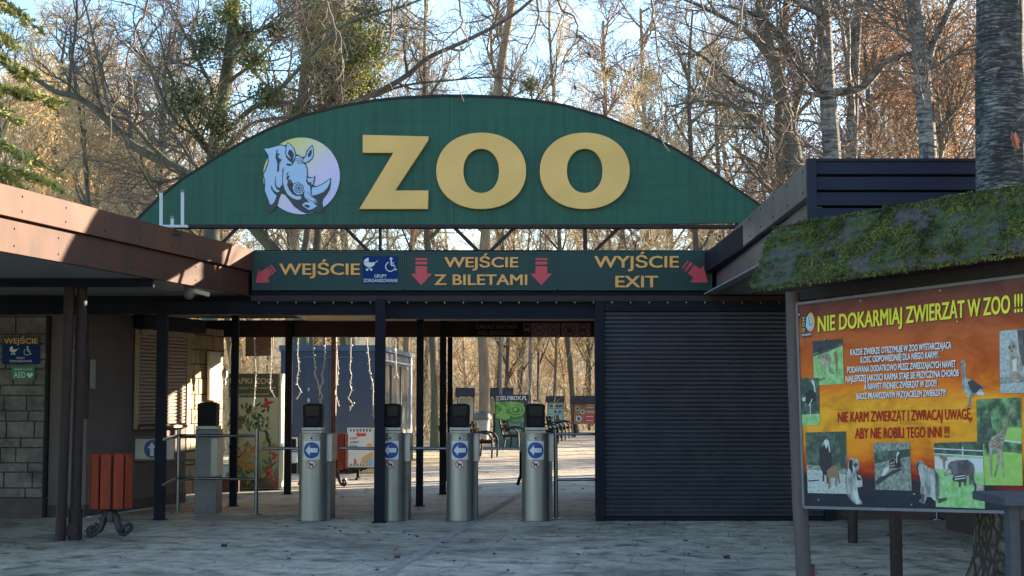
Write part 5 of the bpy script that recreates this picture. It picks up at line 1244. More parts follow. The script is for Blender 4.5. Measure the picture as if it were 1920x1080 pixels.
m.add(V_, [(j * (NU + 1) + i, j * (NU + 1) + i + 1, (j + 1) * (NU + 1) + i + 1, (j + 1) * (NU + 1) + i) for j in range(NV) for i in range(NU)])
rf = m.build('shingle_roof', mossm, bt, True)
m = MB(); back = Vector((-nr.x, -nr.y, nr.z)); dd = Vector((nr.x, nr.y, 0)).normalized()
m.add([EL - nr * .05, ER - nr * .05, RR - nr * .05, RL - nr * .05, EL - nr * .005, ER - nr * .005, RR - nr * .01, RL - nr * .01], [(0, 1, 2, 3), (0, 4, 5, 1), (3, 2, 6, 7), (0, 3, 7, 4), (1, 5, 6, 2), (4, 7, 6, 5)])
bl, br_ = RL - dd * .55 - Vector((0, 0, .45)), RR - dd * .55 - Vector((0, 0, .45))
m.add([RL - nr * .01, RR - nr * .01, br_, bl, RL - nr * .06, RR - nr * .06, br_ - Vector((0, 0, .05)), bl - Vector((0, 0, .05))], [(0, 1, 2, 3), (7, 6, 5, 4), (2, 6, 7, 3), (0, 3, 7, 4), (1, 5, 6, 2)])
m.build('roof_boards', mat('dark roof boards', (.030, .024, .022), (.02, .016, .015), .9), bt)
m = MB()
for u in (.06, .3, .55, .8): m.bar(roofp(u, .12, -.08) , roofp(u, .95, -.08), .05, .07)
m.bar(PBd.p(1470, 556, -.06), PBd.p(1985, 493, -.06), .06, .08); m.build('rafter', mat('dark roof boards', (.03, .024, .022)), bt)
# moss cushions
fm = Fast(); rg = np.random.default_rng(5); C_ = []
for _ in range(70000):
    u, v = rg.random(), rg.random() ** .95; h = mossh(u, v)
    if h > .15 + .34 * rg.random() - .12 * mnoise.noise(Vector((u * 9, v * 3, 7))): C_.append(tuple(roofp(u, v, .012 + .05 * h ** 1.2 + rg.random() * .012)))
for _ in range(3200): C_.append(tuple(roofp(rg.random(), 1.0 + rg.normal() * .008, .01 + abs(rg.normal()) * .010)))
for _ in range(900): C_.append(tuple(roofp(rg.random(), -.01 - .05 * rg.random() ** 2, .0)))
fm.cards(C_, .0115, rg, 0, 1.4)
fm.cards([tuple(roofp(rg.random(), rg.random() ** 1.4, .035)) for _ in range(38)], .035, rg, 1, 1.6)
fm.cards([tuple(roofp(rg.random(), -.005 - .045 * rg.random() ** 1.5, .004 - .022 * rg.random())) for _ in range(450)], .016, rg, 0, 2.2, 1.5)
mg = mat('moss tufts', (.022, .034, .009), (.150, .180, .036), .95, scale=5, lo=.35, hi=.70)
tag(fm.build('moss', [mg, mat('dry leaves on the roof', (.15, .085, .05), (.09, .055, .035))], bt), kind='stuff')
# post stub
t = thing('red_stub_post', 'short dark red stub post beside the foot of the board post', 'post', tuple(gnd(1521, 1092)))
p = gnd(1521, 1092); m = MB(); m.box(p.x - .028, p.x + .028, p.y - .028, p.y + .028, 0, at(1521, 1058, p.y).z); m.build('stub', plain('dark red paint', (.10, .015, .018)), t, bevel=.006)
# dark capped stand at the right edge
t = thing('capped_stand', 'dark slate coloured wooden stand with a flat cap at the right edge', 'stand', tuple(at(1905, 1080, 8.6)))
gw = mat('slate grey wood', (.050, .052, .066), (.032, .034, .044), .7, scale=6, stretch=(.4, 1, 3), bmp=.3)
c0 = at(1868, 946, 8.6); c1 = at(1868, 926, 8.6)
m = MB(); m.box(c0.x, c0.x + .62, 8.45, 9.05, c0.z, c1.z - .01); m.build('cap', gw, t, bevel=.008)
a0_ = at(1890, 950, 8.6).x; a1_ = at(1908, 950, 8.6).x
m = MB(); m.box(a0_, a1_ + .005, 8.58, 8.68, 0, c0.z); m.box(a0_ + .45, a0_ + .5, 8.58, 8.68, 0, c0.z); m.box(a1_ + .006, a0_ + .45, 8.585, 8.65, c0.z - .09, c0.z - .002); m.build('frame', gw, t, bevel=.005)
m = MB(); m.box(a1_ + .008, a0_ + .45, 8.62, 8.67, .1, c0.z - .092); pn = m.build('inset_panel', black, t)
P9 = front(8.615); m = MB(); m.text(P9, '$', (1913, 1001), (1918, 1001), 14, 0); m.build('mark', offwhite, pn) if False else None

# ================================================================= TREES
bark_grey = mat('grey brown bark', (.13, .105, .085), (.07, .058, .048), .95, scale=5, stretch=(1, 1, .25), bmp=.8, bscale=14, bdist=.03)
bark_green = mat('green algae bark', (.13, .135, .08), (.09, .078, .062), .95, scale=3, stretch=(1, 1, .3), bmp=.8, bscale=14, bdist=.03)
bark_tan = mat('tan bark', (.30, .235, .165), (.18, .14, .10), .95, scale=5, stretch=(1, 1, .25), bmp=.8, bscale=14, bdist=.03)
twig_dark = mat('dark twigs', (.17, .13, .10), (.115, .088, .07), .9)
twig_tan = mat('tan twigs', (.56, .45, .27), (.40, .31, .185), .9, scale=.6)
twig_red = mat('red brown twigs', (.27, .165, .115), (.19, .12, .085), .9, scale=.6)
leaf_gold = mat('dry golden leaves', (.68, .50, .24), (.58, .38, .16), .8, scale=.8, transl=.4)
leaf_brown = mat('dry copper leaves', (.36, .185, .09), (.25, .15, .065), .8, scale=.8, transl=.4)
leaf_mist = mat('mistletoe leaves', (.34, .33, .085), (.17, .19, .055), .7, scale=1.2, transl=.3)
leaf_ivy = mat('dark ivy leaves', (.15, .17, .065), (.07, .09, .04), .6, scale=1.2, transl=.15)
needle_m = mat('spruce needles', (.44, .41, .12), (.22, .235, .07), .7, scale=1.5, transl=.2)

def birch_mat(name, white_, dark, band=9, thick=.5):
    m, t, b = new_mat(name)
    n1 = noise(t, coords(t, (1.2, 1.2, band)), 3.2, 6, .62, .6); n2 = noise(t, coords(t, (1, 1, .35)), 2.2, 6, .65, .8); n3 = noise(t, coords(t, (5, 5, 30)), 3.0, 5, .7)
    c = ramp(t, n1, [(.36, dark), (.5, tuple(x * .6 for x in white_)), (.62, white_)])
    c = mixc(t, ramp(t, n2, [(thick - .07, (1, 1, 1)), (thick + .05, (0, 0, 0))]), c, dark)
    c = mixc(t, .7, c, ramp(t, n3, [(.35, (.35, .33, .32)), (.6, (1, 1, 1))]), 'MULTIPLY')
    t.links.new(c, b.inputs['Base Color']); b.inputs['Roughness'].default_value = .9
    h = nd(t, 'ShaderNodeMath', operation='ADD'); t.links.new(n1, h.inputs[0]); t.links.new(n3, h.inputs[1])
    bump(t, b, h.outputs[0], .9, .03); return m
birch_m = birch_mat('birch bark', (.42, .40, .37), (.055, .05, .048), 6, .47)
def rough_birch():
    m, t, b = new_mat('rough birch bark')
    fl = noise(t, coords(t, (2.6, 2.6, 17)), 3.4, 7, .7, 1.0); big = noise(t, coords(t, (1, 1, .7)), 3.2, 5, .6, .6); mid = noise(t, coords(t, (7, 7, 26)), 2.2, 5, .7)
    a = nd(t, 'ShaderNodeMath', operation='MULTIPLY_ADD'); t.links.new(mid, a.inputs[0]); a.inputs[1].default_value = .4; t.links.new(fl, a.inputs[2])
    a2 = nd(t, 'ShaderNodeMath', operation='MULTIPLY_ADD'); t.links.new(big, a2.inputs[0]); a2.inputs[1].default_value = .35; t.links.new(a.outputs[0], a2.inputs[2])
    c = ramp(t, a2.outputs[0], [(.40, (.014, .014, .015)), (.50, (.032, .033, .034))]); c = ramp(t, a2.outputs[0], [(.74, (.022, .022, .023)), (.86, (.055, .056, .056)), (.93, (.16, .16, .152)), (1.0, (.32, .32, .30))])
    t.links.new(c, b.inputs['Base Color']); b.inputs['Roughness'].default_value = .9; bump(t, b, a2.outputs[0], 1.0, .05); return m
birch_near = rough_birch()
def furrow():
    m, t, b = new_mat('furrowed mossy bark')
    w = nd(t, 'ShaderNodeTexNoise', Scale=5.0, Detail=4); v = coords(t, (1, 1, .42)); t.links.new(v, w.inputs['Vector'])
    mv = t.nodes.new('ShaderNodeVectorMath'); mv.operation = 'MULTIPLY_ADD'; t.links.new(w.outputs['Color'], mv.inputs[0]); mv.inputs[1].default_value = (.09, .09, .09); t.links.new(v, mv.inputs[2])
    vo = nd(t, 'ShaderNodeTexVoronoi', Scale=21.0); vo.feature = 'DISTANCE_TO_EDGE'; t.links.new(mv.outputs[0], vo.inputs['Vector'])
    n1 = noise(t, coords(t), 22, 5, .65); n2 = noise(t, coords(t, (1, 1, .5)), 3.2, 5)
    a = nd(t, 'ShaderNodeMath', operation='MULTIPLY_ADD'); t.links.new(n1, a.inputs[0]); a.inputs[1].default_value = .12; t.links.new(vo.outputs['Distance'], a.inputs[2])
    c = ramp(t, a.outputs[0], [(.04, (.018, .015, .013)), (.10, (.060, .050, .042)), (.2, (.105, .09, .075)), (.34, (.19, .17, .145))])
    c = mixc(t, ramp(t, n2, [(.44, (0, 0, 0)), (.58, (.9, .9, .9))]), c, mixc(t, ramp(t, a.outputs[0], [(.08, (0, 0, 0)), (.22, (1, 1, 1))]), (.012, .018, .006), (.085, .105, .028)))
    t.links.new(c, b.inputs['Base Color']); b.inputs['Roughness'].default_value = .95; bump(t, b, a.outputs[0], 1.0, .12); return m
furrow_m = furrow()

def unit(v): return v / (np.linalg.norm(v) + 1e-12)

class Tree:
    """skeleton first (list of branch polylines by level), then tubes"""
    def __init__(s, seed): s.rg = np.random.default_rng(seed); s.trunk = Fast(); s.crown = Fast(); s.tips = []; s.nodes = []
    def branch(s, P, rr, lev, spec):
        P = np.asarray(P, float); rr = np.asarray(rr, float)
        k = (9, 6, 5, 3, 3)[min(lev, 4)]
        (s.trunk if lev <= 1 else s.crown).tube(P, rr, k, 0)
        if lev >= 2: s.tips.append(P[-1]); s.nodes.append(P[len(P) // 2])
        if lev + 1 >= len(spec['n']): return
        n = spec['n'][lev + 1]; rg = s.rg
        if lev == 0: n = int(n)
        else: n = max(1, int(n * (.6 + .8 * rg.random())))
        seglen = np.linalg.norm(np.diff(P, axis=0), axis=1); tot = seglen.sum(); cum = np.concatenate([[0], np.cumsum(seglen)]) / tot
        t0 = spec['start'] if lev == 0 else .15
        for i in range(n):
            t = t0 + (1 - t0) * ((i + rg.random()) / n)
            j = min(len(P) - 2, int(np.searchsorted(cum, t) - 1)); j = max(j, 0); f = (t - cum[j]) / (cum[j + 1] - cum[j] + 1e-9)
            p = P[j] * (1 - f) + P[j + 1] * f; r = rr[j] * (1 - f) + rr[j + 1] * f; d = unit(P[j + 1] - P[j])
            ang = rg.uniform(*spec['ang'][lev]); az = rg.uniform(0, 2 * np.pi)
            a = np.cross(d, rg.normal(size=3)); a = unit(a); nd_ = unit(d * np.cos(ang) + a * np.sin(ang))
            L = spec['len'][lev + 1] * rg.uniform(.55, 1.15) * (1.1 - .55 * t if lev == 0 else 1.1 - .5 * t)
            s.grow(p, nd_, L, max(spec['rmin'][lev + 1], min(r * .72, spec['r'][lev + 1] * rg.uniform(.7, 1.2))), lev + 1, spec)
    def grow(s, p, d, L, r, lev, spec):
        rg = s.rg; n = (8, 7, 6, 4, 3)[min(lev, 4)]; P = [p]; st = L / n; d = np.array(d, float)
        for i in range(n):
            d = unit(d + rg.normal(size=3) * spec['wander'][lev] + np.array([0, 0, spec['up'][lev]])); p = p + d * st; P.append(p)
        t = np.linspace(0, 1, n + 1); rr = spec['rmin'][lev] * .6 + (r - spec['rmin'][lev] * .6) * (1 - t) ** .8
        s.branch(P, rr, lev, spec)

def dspec(n=(1, 12, 7, 7, 5), ln=(1, 4.2, 2.0, 1.0, .5), r=(.2, .085, .034, .015, .009), rmin=(.05, .022, .012, .0085, .0065), ang=((.6, 1.25), (.5, 1.1), (.4, 1.1), (.4, 1.1)), wander=(.05, .13, .15, .17, .2), up=(.0, .10, .06, .03, 0.0), start=.3):
    return dict(n=n, len=ln, r=r, rmin=rmin, ang=ang, wander=wander, up=up, start=start)

def finish(t, name, label, cat, base, mats_, group=None, leaves=None, mist=None, mist_mat=None):
    """mats_: (bark, twig); leaves: (material, count, size, spread)"""
    o = thing(name, label, cat, tuple(base), group)
    t.trunk.build('trunk', mats_[0], o)
    ms = [mats_[1]]
    if leaves and t.tips:
        lm, cnt, size, spread = leaves; T = np.array(t.tips + t.nodes); idx = t.rg.integers(0, len(T), cnt)
        t.crown.cards(T[idx] + t.rg.normal(size=(cnt, 3)) * spread, size, t.rg, 1, 1.5, .3); ms.append(lm)
    if t.crown.n: t.crown.build('crown', ms, o)
    for (c, rad, cnt, mm_) in (mist or []):
        f = Fast(); rg = t.rg; D = rg.normal(size=(cnt, 3)); D /= np.linalg.norm(D, axis=1)[:, None]
        lump = 1 + .35 * np.sin(D[:, 0] * 4 + c[0]) * np.cos(D[:, 2] * 5 + c[2])
        C_ = np.array(c)[None, :] + D * (rad * 1.25 * lump * rg.uniform(.05, 1.1, cnt) ** .6)[:, None] * np.array([1, 1, .95])
        f.cards(C_, .048, rg, 1, 1.7)
        for k in range(60):
            e = unit(rg.normal(size=3)) * rad * .9; q = np.array(c); f.tube([q, q + e * .5 + rg.normal(size=3) * .05 * rad, q + e], [.012, .009, .006], 3, 0)
        f.build('mistletoe_clump', [twig_dark, mm_], o)
    return o

def path(px, Y, dy=None): return [np.array(at(x, y, Y + (dy[i] if dy else 0))) for i, (x, y) in enumerate(px)]
def smooth_path(P, n=4):
    P = np.array(P); out = []
    Q = np.vstack([2 * P[0] - P[1], P, 2 * P[-1] - P[-2]])
    for i in range(len(P) - 1):
        p0, p1, p2, p3 = Q[i], Q[i + 1], Q[i + 2], Q[i + 3]
        for k in range(n):
            t = k / n; out.append(.5 * ((2 * p1) + (-p0 + p2) * t + (2 * p0 - 5 * p1 + 4 * p2 - p3) * t * t + (-p0 + 3 * p1 - 3 * p2 + p3) * t ** 3))
    out.append(P[-1]); return np.array(out)

def hero(name, label, seed, px, Y, r0, r1, spec, mats_, limbs=(), leaves=None, mist=None, down=True):
    """a tree whose trunk follows a surveyed line; limbs: (pixels, depth offsets, r0, r1)"""
    t = Tree(seed); P = path(px, Y)
    if down and P[0][2] > 0: P = [np.array([P[0][0] + (P[0][0] - P[1][0]) * .1, Y, -.05])] + P
    P = smooth_path(P); rr = np.linspace(1, 0, len(P)) ** .9 * (r0 - r1) + r1; rr[0] *= 1.35; rr[1] *= 1.12
    t.branch(P, rr, 0, spec)
    sp2 = dict(spec); sp2['start'] = .2
    for lp, dy, a, b in limbs:
        Q = smooth_path(path(lp, Y, dy)); t.branch(Q, np.linspace(a, b, len(Q)), 1, dict(spec, n=(1, spec['n'][1], spec['n'][2] + 3) + tuple(spec['n'][3:])))
    ms = [(tuple(at(x, y, Y + dz)), rad, cnt, mm_) for x, y, dz, rad, cnt, mm_ in (mist or [])]
    return finish(t, name, label, 'tree', (P[0][0], P[0][1], 0), mats_, None, leaves, ms)

M, I = leaf_mist, leaf_ivy
hero('ivy_tree', 'tall dark tree with big ivy and mistletoe clumps above the rhino emblem', 1,
     [(395, 560), (397, 420), (400, 300), (414, 200), (431, 100), (440, 0), (448, -120), (455, -260)], 34, .21, .10, dspec(n=(1, 14, 8, 6, 4), r=(.2, .06, .026, .013, .008), rmin=(.05, .018, .010, .0075, .006), start=.33), (bark_green, twig_dark),
     limbs=[([(404, 265), (470, 205), (500, 190), (560, 130), (610, 75), (660, 40), (760, 10), (860, -30)], [0, -.5, -1, -1.5, -2, -2.4, -3, -3.4], .07, .02), ([(412, 290), (470, 235), (520, 222), (600, 215), (690, 180)], [0, .5, 1, 1.4, 2], .07, .025),
            ([(436, 90), (480, 60), (540, 30), (620, -20), (700, -90)], [0, .3, .6, .8, 1], .07, .03), ([(400, 300), (360, 250), (330, 230), (290, 150), (250, 40)], [0, -.4, -.8, -1, -1.2], .05, .02)],
     mist=[(388, 80, -.6, .52, 1700, I), (362, 190, -.8, .62, 2100, I), (415, 235, -.4, .42, 1000, I), (475, 110, -.5, .40, 1000, M), (432, 22, -.4, .36, 800, M), (420, 300, -.2, .36, 900, I), (500, 180, -1.2, .32, 700, I), (455, 60, .2, .3, 600, M), (520, 60, .4, .35, 700, I)])
hero('ivy_tree', 'tree with yellow green lit mistletoe clumps left above the letter Z', 2,
     [(548, 520), (556, 300), (570, 150), (584, 50), (598, -80), (610, -220)], 41, .19, .09, dspec(n=(1, 14, 8, 7, 5), start=.35), (bark_tan, twig_dark),
     limbs=[([(560, 230), (620, 190), (690, 90), (740, 20), (780, -60)], [0, .3, .6, .9, 1.2], .08, .03)],
     mist=[(575, 20, -.4, .62, 1900, M), (592, 130, -.5, .58, 1800, M), (560, 215, -.4, .5, 1300, I), (660, 70, -.6, .75, 2400, M), (690, 20, -.4, .55, 1500, I), (655, 150, -.5, .6, 1700, M), (525, 180, .4, .45, 1000, M), (640, 200, .2, .5, 1500, I), (620, 30, .5, .5, 1500, I), (700, 90, -.3, .6, 1900, M), (670, 110, -.7, .55, 1700, M), (605, 75, -.3, .5, 1500, M), (545, 240, 0, .45, 1200, M), (620, 165, .3, .45, 1200, M), (690, 160, .2, .45, 1200, I)])
hero('leaning_tree', 'dark tree leaning far left with an arching bare limb over the left roof', 3,
     [(560, 560), (470, 420), (400, 350), (355, 328), (300, 300), (250, 273), (215, 240), (180, 205), (140, 180), (105, 172), (70, 150)], 37, .165, .055, dspec(n=(1, 9, 7, 6, 3), ln=(1, 2.4, 1.5, .9, .45), r=(.2, .055, .024, .013, .0085), rmin=(.05, .018, .011, .0085, .0065), start=.35, up=(0, .12, .06, .02, 0)), (bark_green, twig_dark),
     limbs=[([(330, 316), (285, 275), (240, 225), (208, 212), (190, 140), (172, 60), (150, -30)], [0, -.2, -.3, -.5, -.6, -.7, -.8], .07, .02), ([(128, 182), (136, 100), (144, 30), (140, -60)], [0, .1, .2, .3], .05, .025), ([(250, 273), (240, 215), (212, 190), (180, 100)], [0, .3, .6, .8], .05, .018)])
hero('leaning_tree', 'dark bare tree with a long limb rising right from behind the arch above the Z', 4,
     [(560, 560), (600, 330), (655, 207), (720, 168), (765, 140), (805, 107), (870, 78), (960, 30), (1040, -40)], 38, .105, .035, dspec(n=(1, 9, 7, 6, 3), ln=(1, 2.6, 1.6, .9, .45), r=(.2, .04, .02, .011, .007), rmin=(.05, .015, .009, .007, .0055), start=.3), (bark_grey, twig_dark),
     limbs=[([(700, 182), (760, 160), (850, 150), (930, 145), (1010, 160)], [0, .2, .4, .6, .8], .04, .015)])
hero('pale_trunk_tree', 'tan sunlit trunk rising behind the middle of the arch', 5,
     [(908, 700), (903, 560), (912, 420), (926, 290), (934, 160), (945, 90), (957, 20), (968, -80), (975, -180)], 50, .19, .12, dspec(n=(1, 16, 8, 7, 5), start=.35), (bark_tan, twig_dark), mist=[(992, 160, 0, .28, 700, M), (930, 180, .3, .3, 600, M)])
hero('bare_tree', 'leaning green barked tree left of the two right birches', 6,
     [(1502, 500), (1493, 330), (1478, 240), (1457, 140), (1436, 60), (1418, -40), (1400, -150)], 33, .24, .10, dspec(n=(1, 14, 8, 6, 4), r=(.2, .055, .026, .013, .008), rmin=(.05, .018, .010, .0075, .006), start=.28), (bark_green, twig_dark),
     limbs=[([(1480, 240), (1510, 140), (1530, 60), (1560, -40)], [0, .4, .8, 1.2], .08, .03), ([(1450, 120), (1400, 60), (1330, 20), (1260, -10)], [0, -.4, -.6, -.8], .07, .02), ([(1488, 300), (1420, 220), (1330, 190), (1250, 200)], [0, -.6, -.9, -1.4], .06, .02)])
hero('bare_tree', 'slim straight dark trunk just left of the leaning green barked tree', 7,
     [(1466, 520), (1463, 300), (1461, 180), (1472, 60), (1480, -60)], 39, .15, .08, dspec(n=(1, 12, 7, 7, 5), start=.3), (bark_grey, twig_red))
hero('birch_tree', 'grey birch with dark arching side limbs, leftmost above the navy parapet', 8,
     [(1570, 520), (1560, 290), (1555, 220), (1551, 160), (1546, 60), (1540, -60), (1535, -180)], 27, .185, .12, dspec(n=(1, 10, 7, 7, 4), ln=(1, 3.0, 1.7, .9, .45), r=(.2, .04, .02, .011, .007), rmin=(.05, .015, .009, .007, .0055), start=.35), (birch_m, twig_dark),
     limbs=[([(1553, 180), (1525, 150), (1490, 100), (1450, 50), (1400, 20)], [0, -.2, -.4, -.6, -.8], .07, .025), ([(1560, 174), (1612, 166), (1640, 140), (1662, 116), (1700, 104), (1732, 98)], [0, .2, .1, 0, -.1, -.2], .085, .05), ([(1548, 30), (1515, 15), (1480, -5), (1440, -30)], [0, -.3, -.6, -.9], .07, .03), ([(1556, 185), (1510, 175), (1470, 190), (1420, 200)], [0, -.4, -.8, -1.2], .045, .02)])
hero('birch_tree', 'slimmer white birch standing right behind the first grey birch', 9,
     [(1590, 520), (1597, 290), (1600, 180), (1604, 80), (1612, -20), (1622, -150)], 33, .155, .10, dspec(n=(1, 10, 7, 7, 4), start=.3), (birch_m, twig_dark))
hero('birch_tree', 'black and white birch with a thick dark upright limb near the right trunk', 10,
     [(1748, 520), (1740, 290), (1733, 180), (1724, 90), (1714, 0), (1706, -90), (1700, -200)], 25, .165, .11, dspec(n=(1, 10, 7, 7, 4), ln=(1, 2.6, 1.5, .9, .45), r=(.2, .035, .02, .011, .007), rmin=(.05, .015, .009, .007, .0055), start=.45), (birch_m, twig_dark),
     limbs=[([(1738, 120), (1752, 75), (1768, 45), (1780, 20), (1800, -30)], [0, .1, .1, .2, .3], .07, .045), ([(1738, 135), (1775, 112), (1805, 96), (1840, 88), (1880, 60)], [0, .2, .3, .4, .5], .045, .02), ([(1728, 100), (1700, 40), (1690, -30)], [0, -.3, -.6], .04, .02)])

# proto trees for the wood, then copies
protos = []
def proto(seed, name, label, cat, group, H, r, spec, mats_, leaves=None, lean=.03):
    t = Tree(seed); rg = t.rg; P = [np.array([0, 0, -.1])]; d = unit(np.array([rg.normal() * lean, rg.normal() * lean, 1]))
    for i in range(9): d = unit(d + rg.normal(size=3) * .05 + np.array([0, 0, .05])); P.append(P[-1] + d * H / 9)
    P = np.array(P); rr = .72 * r * (1 - np.linspace(0, 1, 10)) ** .75 + .03; rr[0] *= 1.3
    t.branch(P, rr, 0, spec)
    o = finish(t, name, label, cat, (0, 0, 0), mats_, group, leaves); o['_proto'] = 1; return o
GW = 'bare trees of the wood behind the gate'; GG = 'golden leaved trees of the far wood'; GB = 'copper leaved trees at the right of the wood'
lab_bare = 'bare tree of the wood, one of many like it behind the gate'
lab_gold = 'bare topped tree with dry golden leaves in the far wood'
lab_cop = 'tree with dry copper brown leaves among the right birches'
pb = [proto(21, 'bare_tree', lab_bare, 'tree', GW, 15, .19, dspec(n=(1, 18, 7, 6, 4), ln=(1, 3.8, 1.9, 1.0, .55), r=(.2, .075, .032, .016, .011), rmin=(.05, .022, .013, .010, .008), start=.25), (bark_tan, twig_tan)),
      proto(22, 'bare_tree', lab_bare, 'tree', GW, 17, .22, dspec(n=(1, 20, 7, 6, 4), ln=(1, 4.2, 2.0, 1.0, .55), rmin=(.05, .022, .013, .010, .008), start=.3), (bark_green, twig_tan)),
      proto(23, 'bare_tree', lab_bare, 'tree', GW, 14, .15, dspec(n=(1, 20, 7, 6, 4), ln=(1, 3.2, 1.8, 1.0, .55), rmin=(.04, .022, .013, .010, .008), start=.2, up=(0, .16, .08, .03, 0)), (bark_grey, twig_tan)),
      proto(24, 'bare_tree', lab_bare, 'tree', GW, 18, .2, dspec(n=(1, 18, 7, 7, 4), ln=(1, 3.6, 1.9, 1.0, .55), rmin=(.05, .022, .013, .010, .008), start=.35), (bark_tan, twig_red))]
pg = [proto(31, 'golden_tree', lab_gold, 'tree', GG, 12, .16, dspec(n=(1, 20, 7, 6, 3), ln=(1, 3.4, 1.8, 1.0, .5), rmin=(.04, .02, .012, .010, .008), start=.12), (bark_tan, twig_tan), (leaf_gold, 7500, .095, .24)),
      proto(32, 'golden_tree', lab_gold, 'tree', GG, 14, .17, dspec(n=(1, 20, 7, 6, 3), ln=(1, 3.6, 1.8, 1.0, .5), rmin=(.04, .02, .012, .010, .008), start=.15), (bark_tan, twig_tan), (leaf_gold, 6500, .095, .27))]
pc = [proto(41, 'copper_tree', lab_cop, 'tree', GB, 13, .16, dspec(n=(1, 20, 7, 6, 3), ln=(1, 3.4, 1.8, 1.0, .5), rmin=(.04, .02, .012, .010, .008), start=.15), (bark_grey, twig_red), (leaf_brown, 7500, .07, .2)),
      proto(42, 'copper_tree', lab_cop, 'tree', GB, 15, .17, dspec(n=(1, 20, 7, 6, 3), ln=(1, 3.6, 1.8, 1.0, .5), rmin=(.04, .02, .012, .010, .008), start=.2), (bark_grey, twig_red), (leaf_brown, 6500, .07, .22))]
used = set()
def plant(pool, px, Y, s=1.0, rz=0.0, lab=None, name=None, group=None):
    k = pool[int(rnd.random() * len(pool))] if isinstance(pool, list) else pool
    o = k if k.name not in used else copy_tree(k)
    used.add(k.name)
    x = at(px, 745, Y).x; o.location = (x, Y, gz(x, Y)); o.rotation_euler = (0, 0, rz or rnd.uniform(0, 6.28)); o.scale = ((.62 * s if lab else s), (.62 * s if lab else s), s * rnd.uniform(.93, 1.08))
    if '_proto' in o: del o['_proto']
    if lab: o['label'] = lab
    return o
rnd = random.Random(77)
for p_ in pb + pg + pc: p_['_proto'] = 1
# named trunks seen through the gate opening
for i, (px, Y, s, pool, lab) in enumerate(((815, 46, .95, pb[1], 'mossy trunk right of the middle gate posts with its foot in view'), (930, 60, .95, pb[1], 'trunk directly left of the thin pale lamp post'), (975, 66, .9, pb[2], 'slender trunk left of the thicker lamp post'), (1012, 66, .85, pb[2], 'thin trunk right of the thicker lamp post'), (1036, 64, .8, pb[0], 'curved thin trunk above the cyan notice board'), (1079, 63, 1.15, pb[1], 'thick green trunk above the red brown notice board'), (1104, 70, .9, pb[2], 'slim trunk at the right edge of the gate opening'))):
    plant(pool, px, Y, s, 1 + i, lab)
# rows of the wood
for Y, xs_, sc in ((44, (20, 160, 300, 600, 1180, 1310), (.8, .95)), (50, (-180, 60, 250, 700, 1350), (.85, 1.1)), (58, (-120, 130, 330, 480, 640, 760, 1230, 1420, 1690), (.85, 1.1)), (68, tuple(range(-200, 1900, 190)), (.75, 1.0)), (80, tuple(range(-240, 1900, 170)), (.7, 1.0)), (94, tuple(range(-250, 1950, 150)), (.7, 1.0))):
    for x in xs_:
        plant(pb, x + rnd.uniform(-30, 30), Y + rnd.uniform(-4, 4), rnd.uniform(*sc) * .95)
for px, Y, s in ((20, 47, .85), (120, 50, .8), (210, 54, .8), (300, 58, .85), (70, 58, .95), (260, 64, .95), (160, 62, .95), (-60, 55, .9), (60, 66, 1.0), (170, 72, .95), (270, 70, 1.0), (380, 66, .8), (470, 74, .8), (-130, 70, 1.1), (340, 84, 1.05), (110, 86, 1.2), (230, 90, 1.15), (600, 84, .7), (760, 84, .6), (870, 88, .62), (960, 88, .6), (1060, 88, .62), (1150, 86, .6), (1260, 84, .62)):
    plant(pg, px, Y, s)
for px, Y, s in ((1640, 42, .9), (1700, 48, .95), (1775, 40, .85), (1830, 46, 1.0), (1900, 44, .9), (1670, 58, 1.1), (1790, 60, 1.15), (1600, 62, .95), (1860, 66, 1.2), (1560, 74, .9), (1330, 80, .75), (1420, 78, .85)):
    plant(pc, px, Y, s)
for px, Y, r, lab in ((1140, 62, 0, 'small tree carrying a round dark mistletoe ball right of the arch top'), (1212, 60, 0, 'small tree carrying two mistletoe balls right of the arch top')):
    t = Tree(100 + px); P = np.array([[at(px + 8, 745, Y).x, Y, 0], [at(px + 5, 745, Y).x, Y, 6], [at(px, 745, Y).x, Y, 12], [at(px - 6, 745, Y).x, Y, 17.5]])
    P = smooth_path(P); t.branch(P, np.linspace(.17, .06, len(P)), 0, dspec(n=(1, 22, 7, 6, 4), ln=(1, 3.6, 1.8, 1.0, .55), rmin=(.05, .022, .013, .010, .008), start=.35))
    ms = [(tuple(at(1140, 140, Y - .3)), .42, 900, leaf_ivy)] if px == 1140 else [(tuple(at(1214, 142, Y - .3)), .42, 900, leaf_ivy), (tuple(at(1203, 180, Y - .3)), .45, 900, leaf_mist)]
    finish(t, 'mistletoe_tree', lab, 'tree', (P[0][0], Y, 0), (bark_tan, twig_red), None, None, ms)

# undergrowth of the wood: one mass of thin stems
rg = np.random.default_rng(3); f = Fast()
for i in range(3800):
    Y = 60 + 40 * rg.random() ** 1.1; x = at(-260 + 2450 * rg.random(), 745, Y).x
    if Y < 68 and 2 < x < 4: continue
    z0 = gz(x, Y); L = rg.uniform(1.2, 6.5); p = np.array([x, Y, z0]); d = unit(np.array([rg.normal() * .35, rg.normal() * .35, 1])); P = [p]
    for k in range(4): d = unit(d + rg.normal(size=3) * .2); p = p + d * L / 4; P.append(p)
    P = np.array(P); c = int(rg.random() * 3); f.tube(P, np.linspace(.018, .007, 5), 3, c)
    for k in range(4):
        j = rg.integers(1, 5); e = unit(d + rg.normal(size=3) * .8) * rg.uniform(.3, 1.2); q = P[j] if j < 5 else P[-1]; f.tube([q, q + e * .5 + rg.normal(size=3) * .06, q + e], [.011, .009, .006], 3, c)
T_ = rg.random(9000); Yl = 62 + 36 * rg.random(9000)
Xl = (-1220 + 2450 * rg.random(9000)) / F_PX * Yl
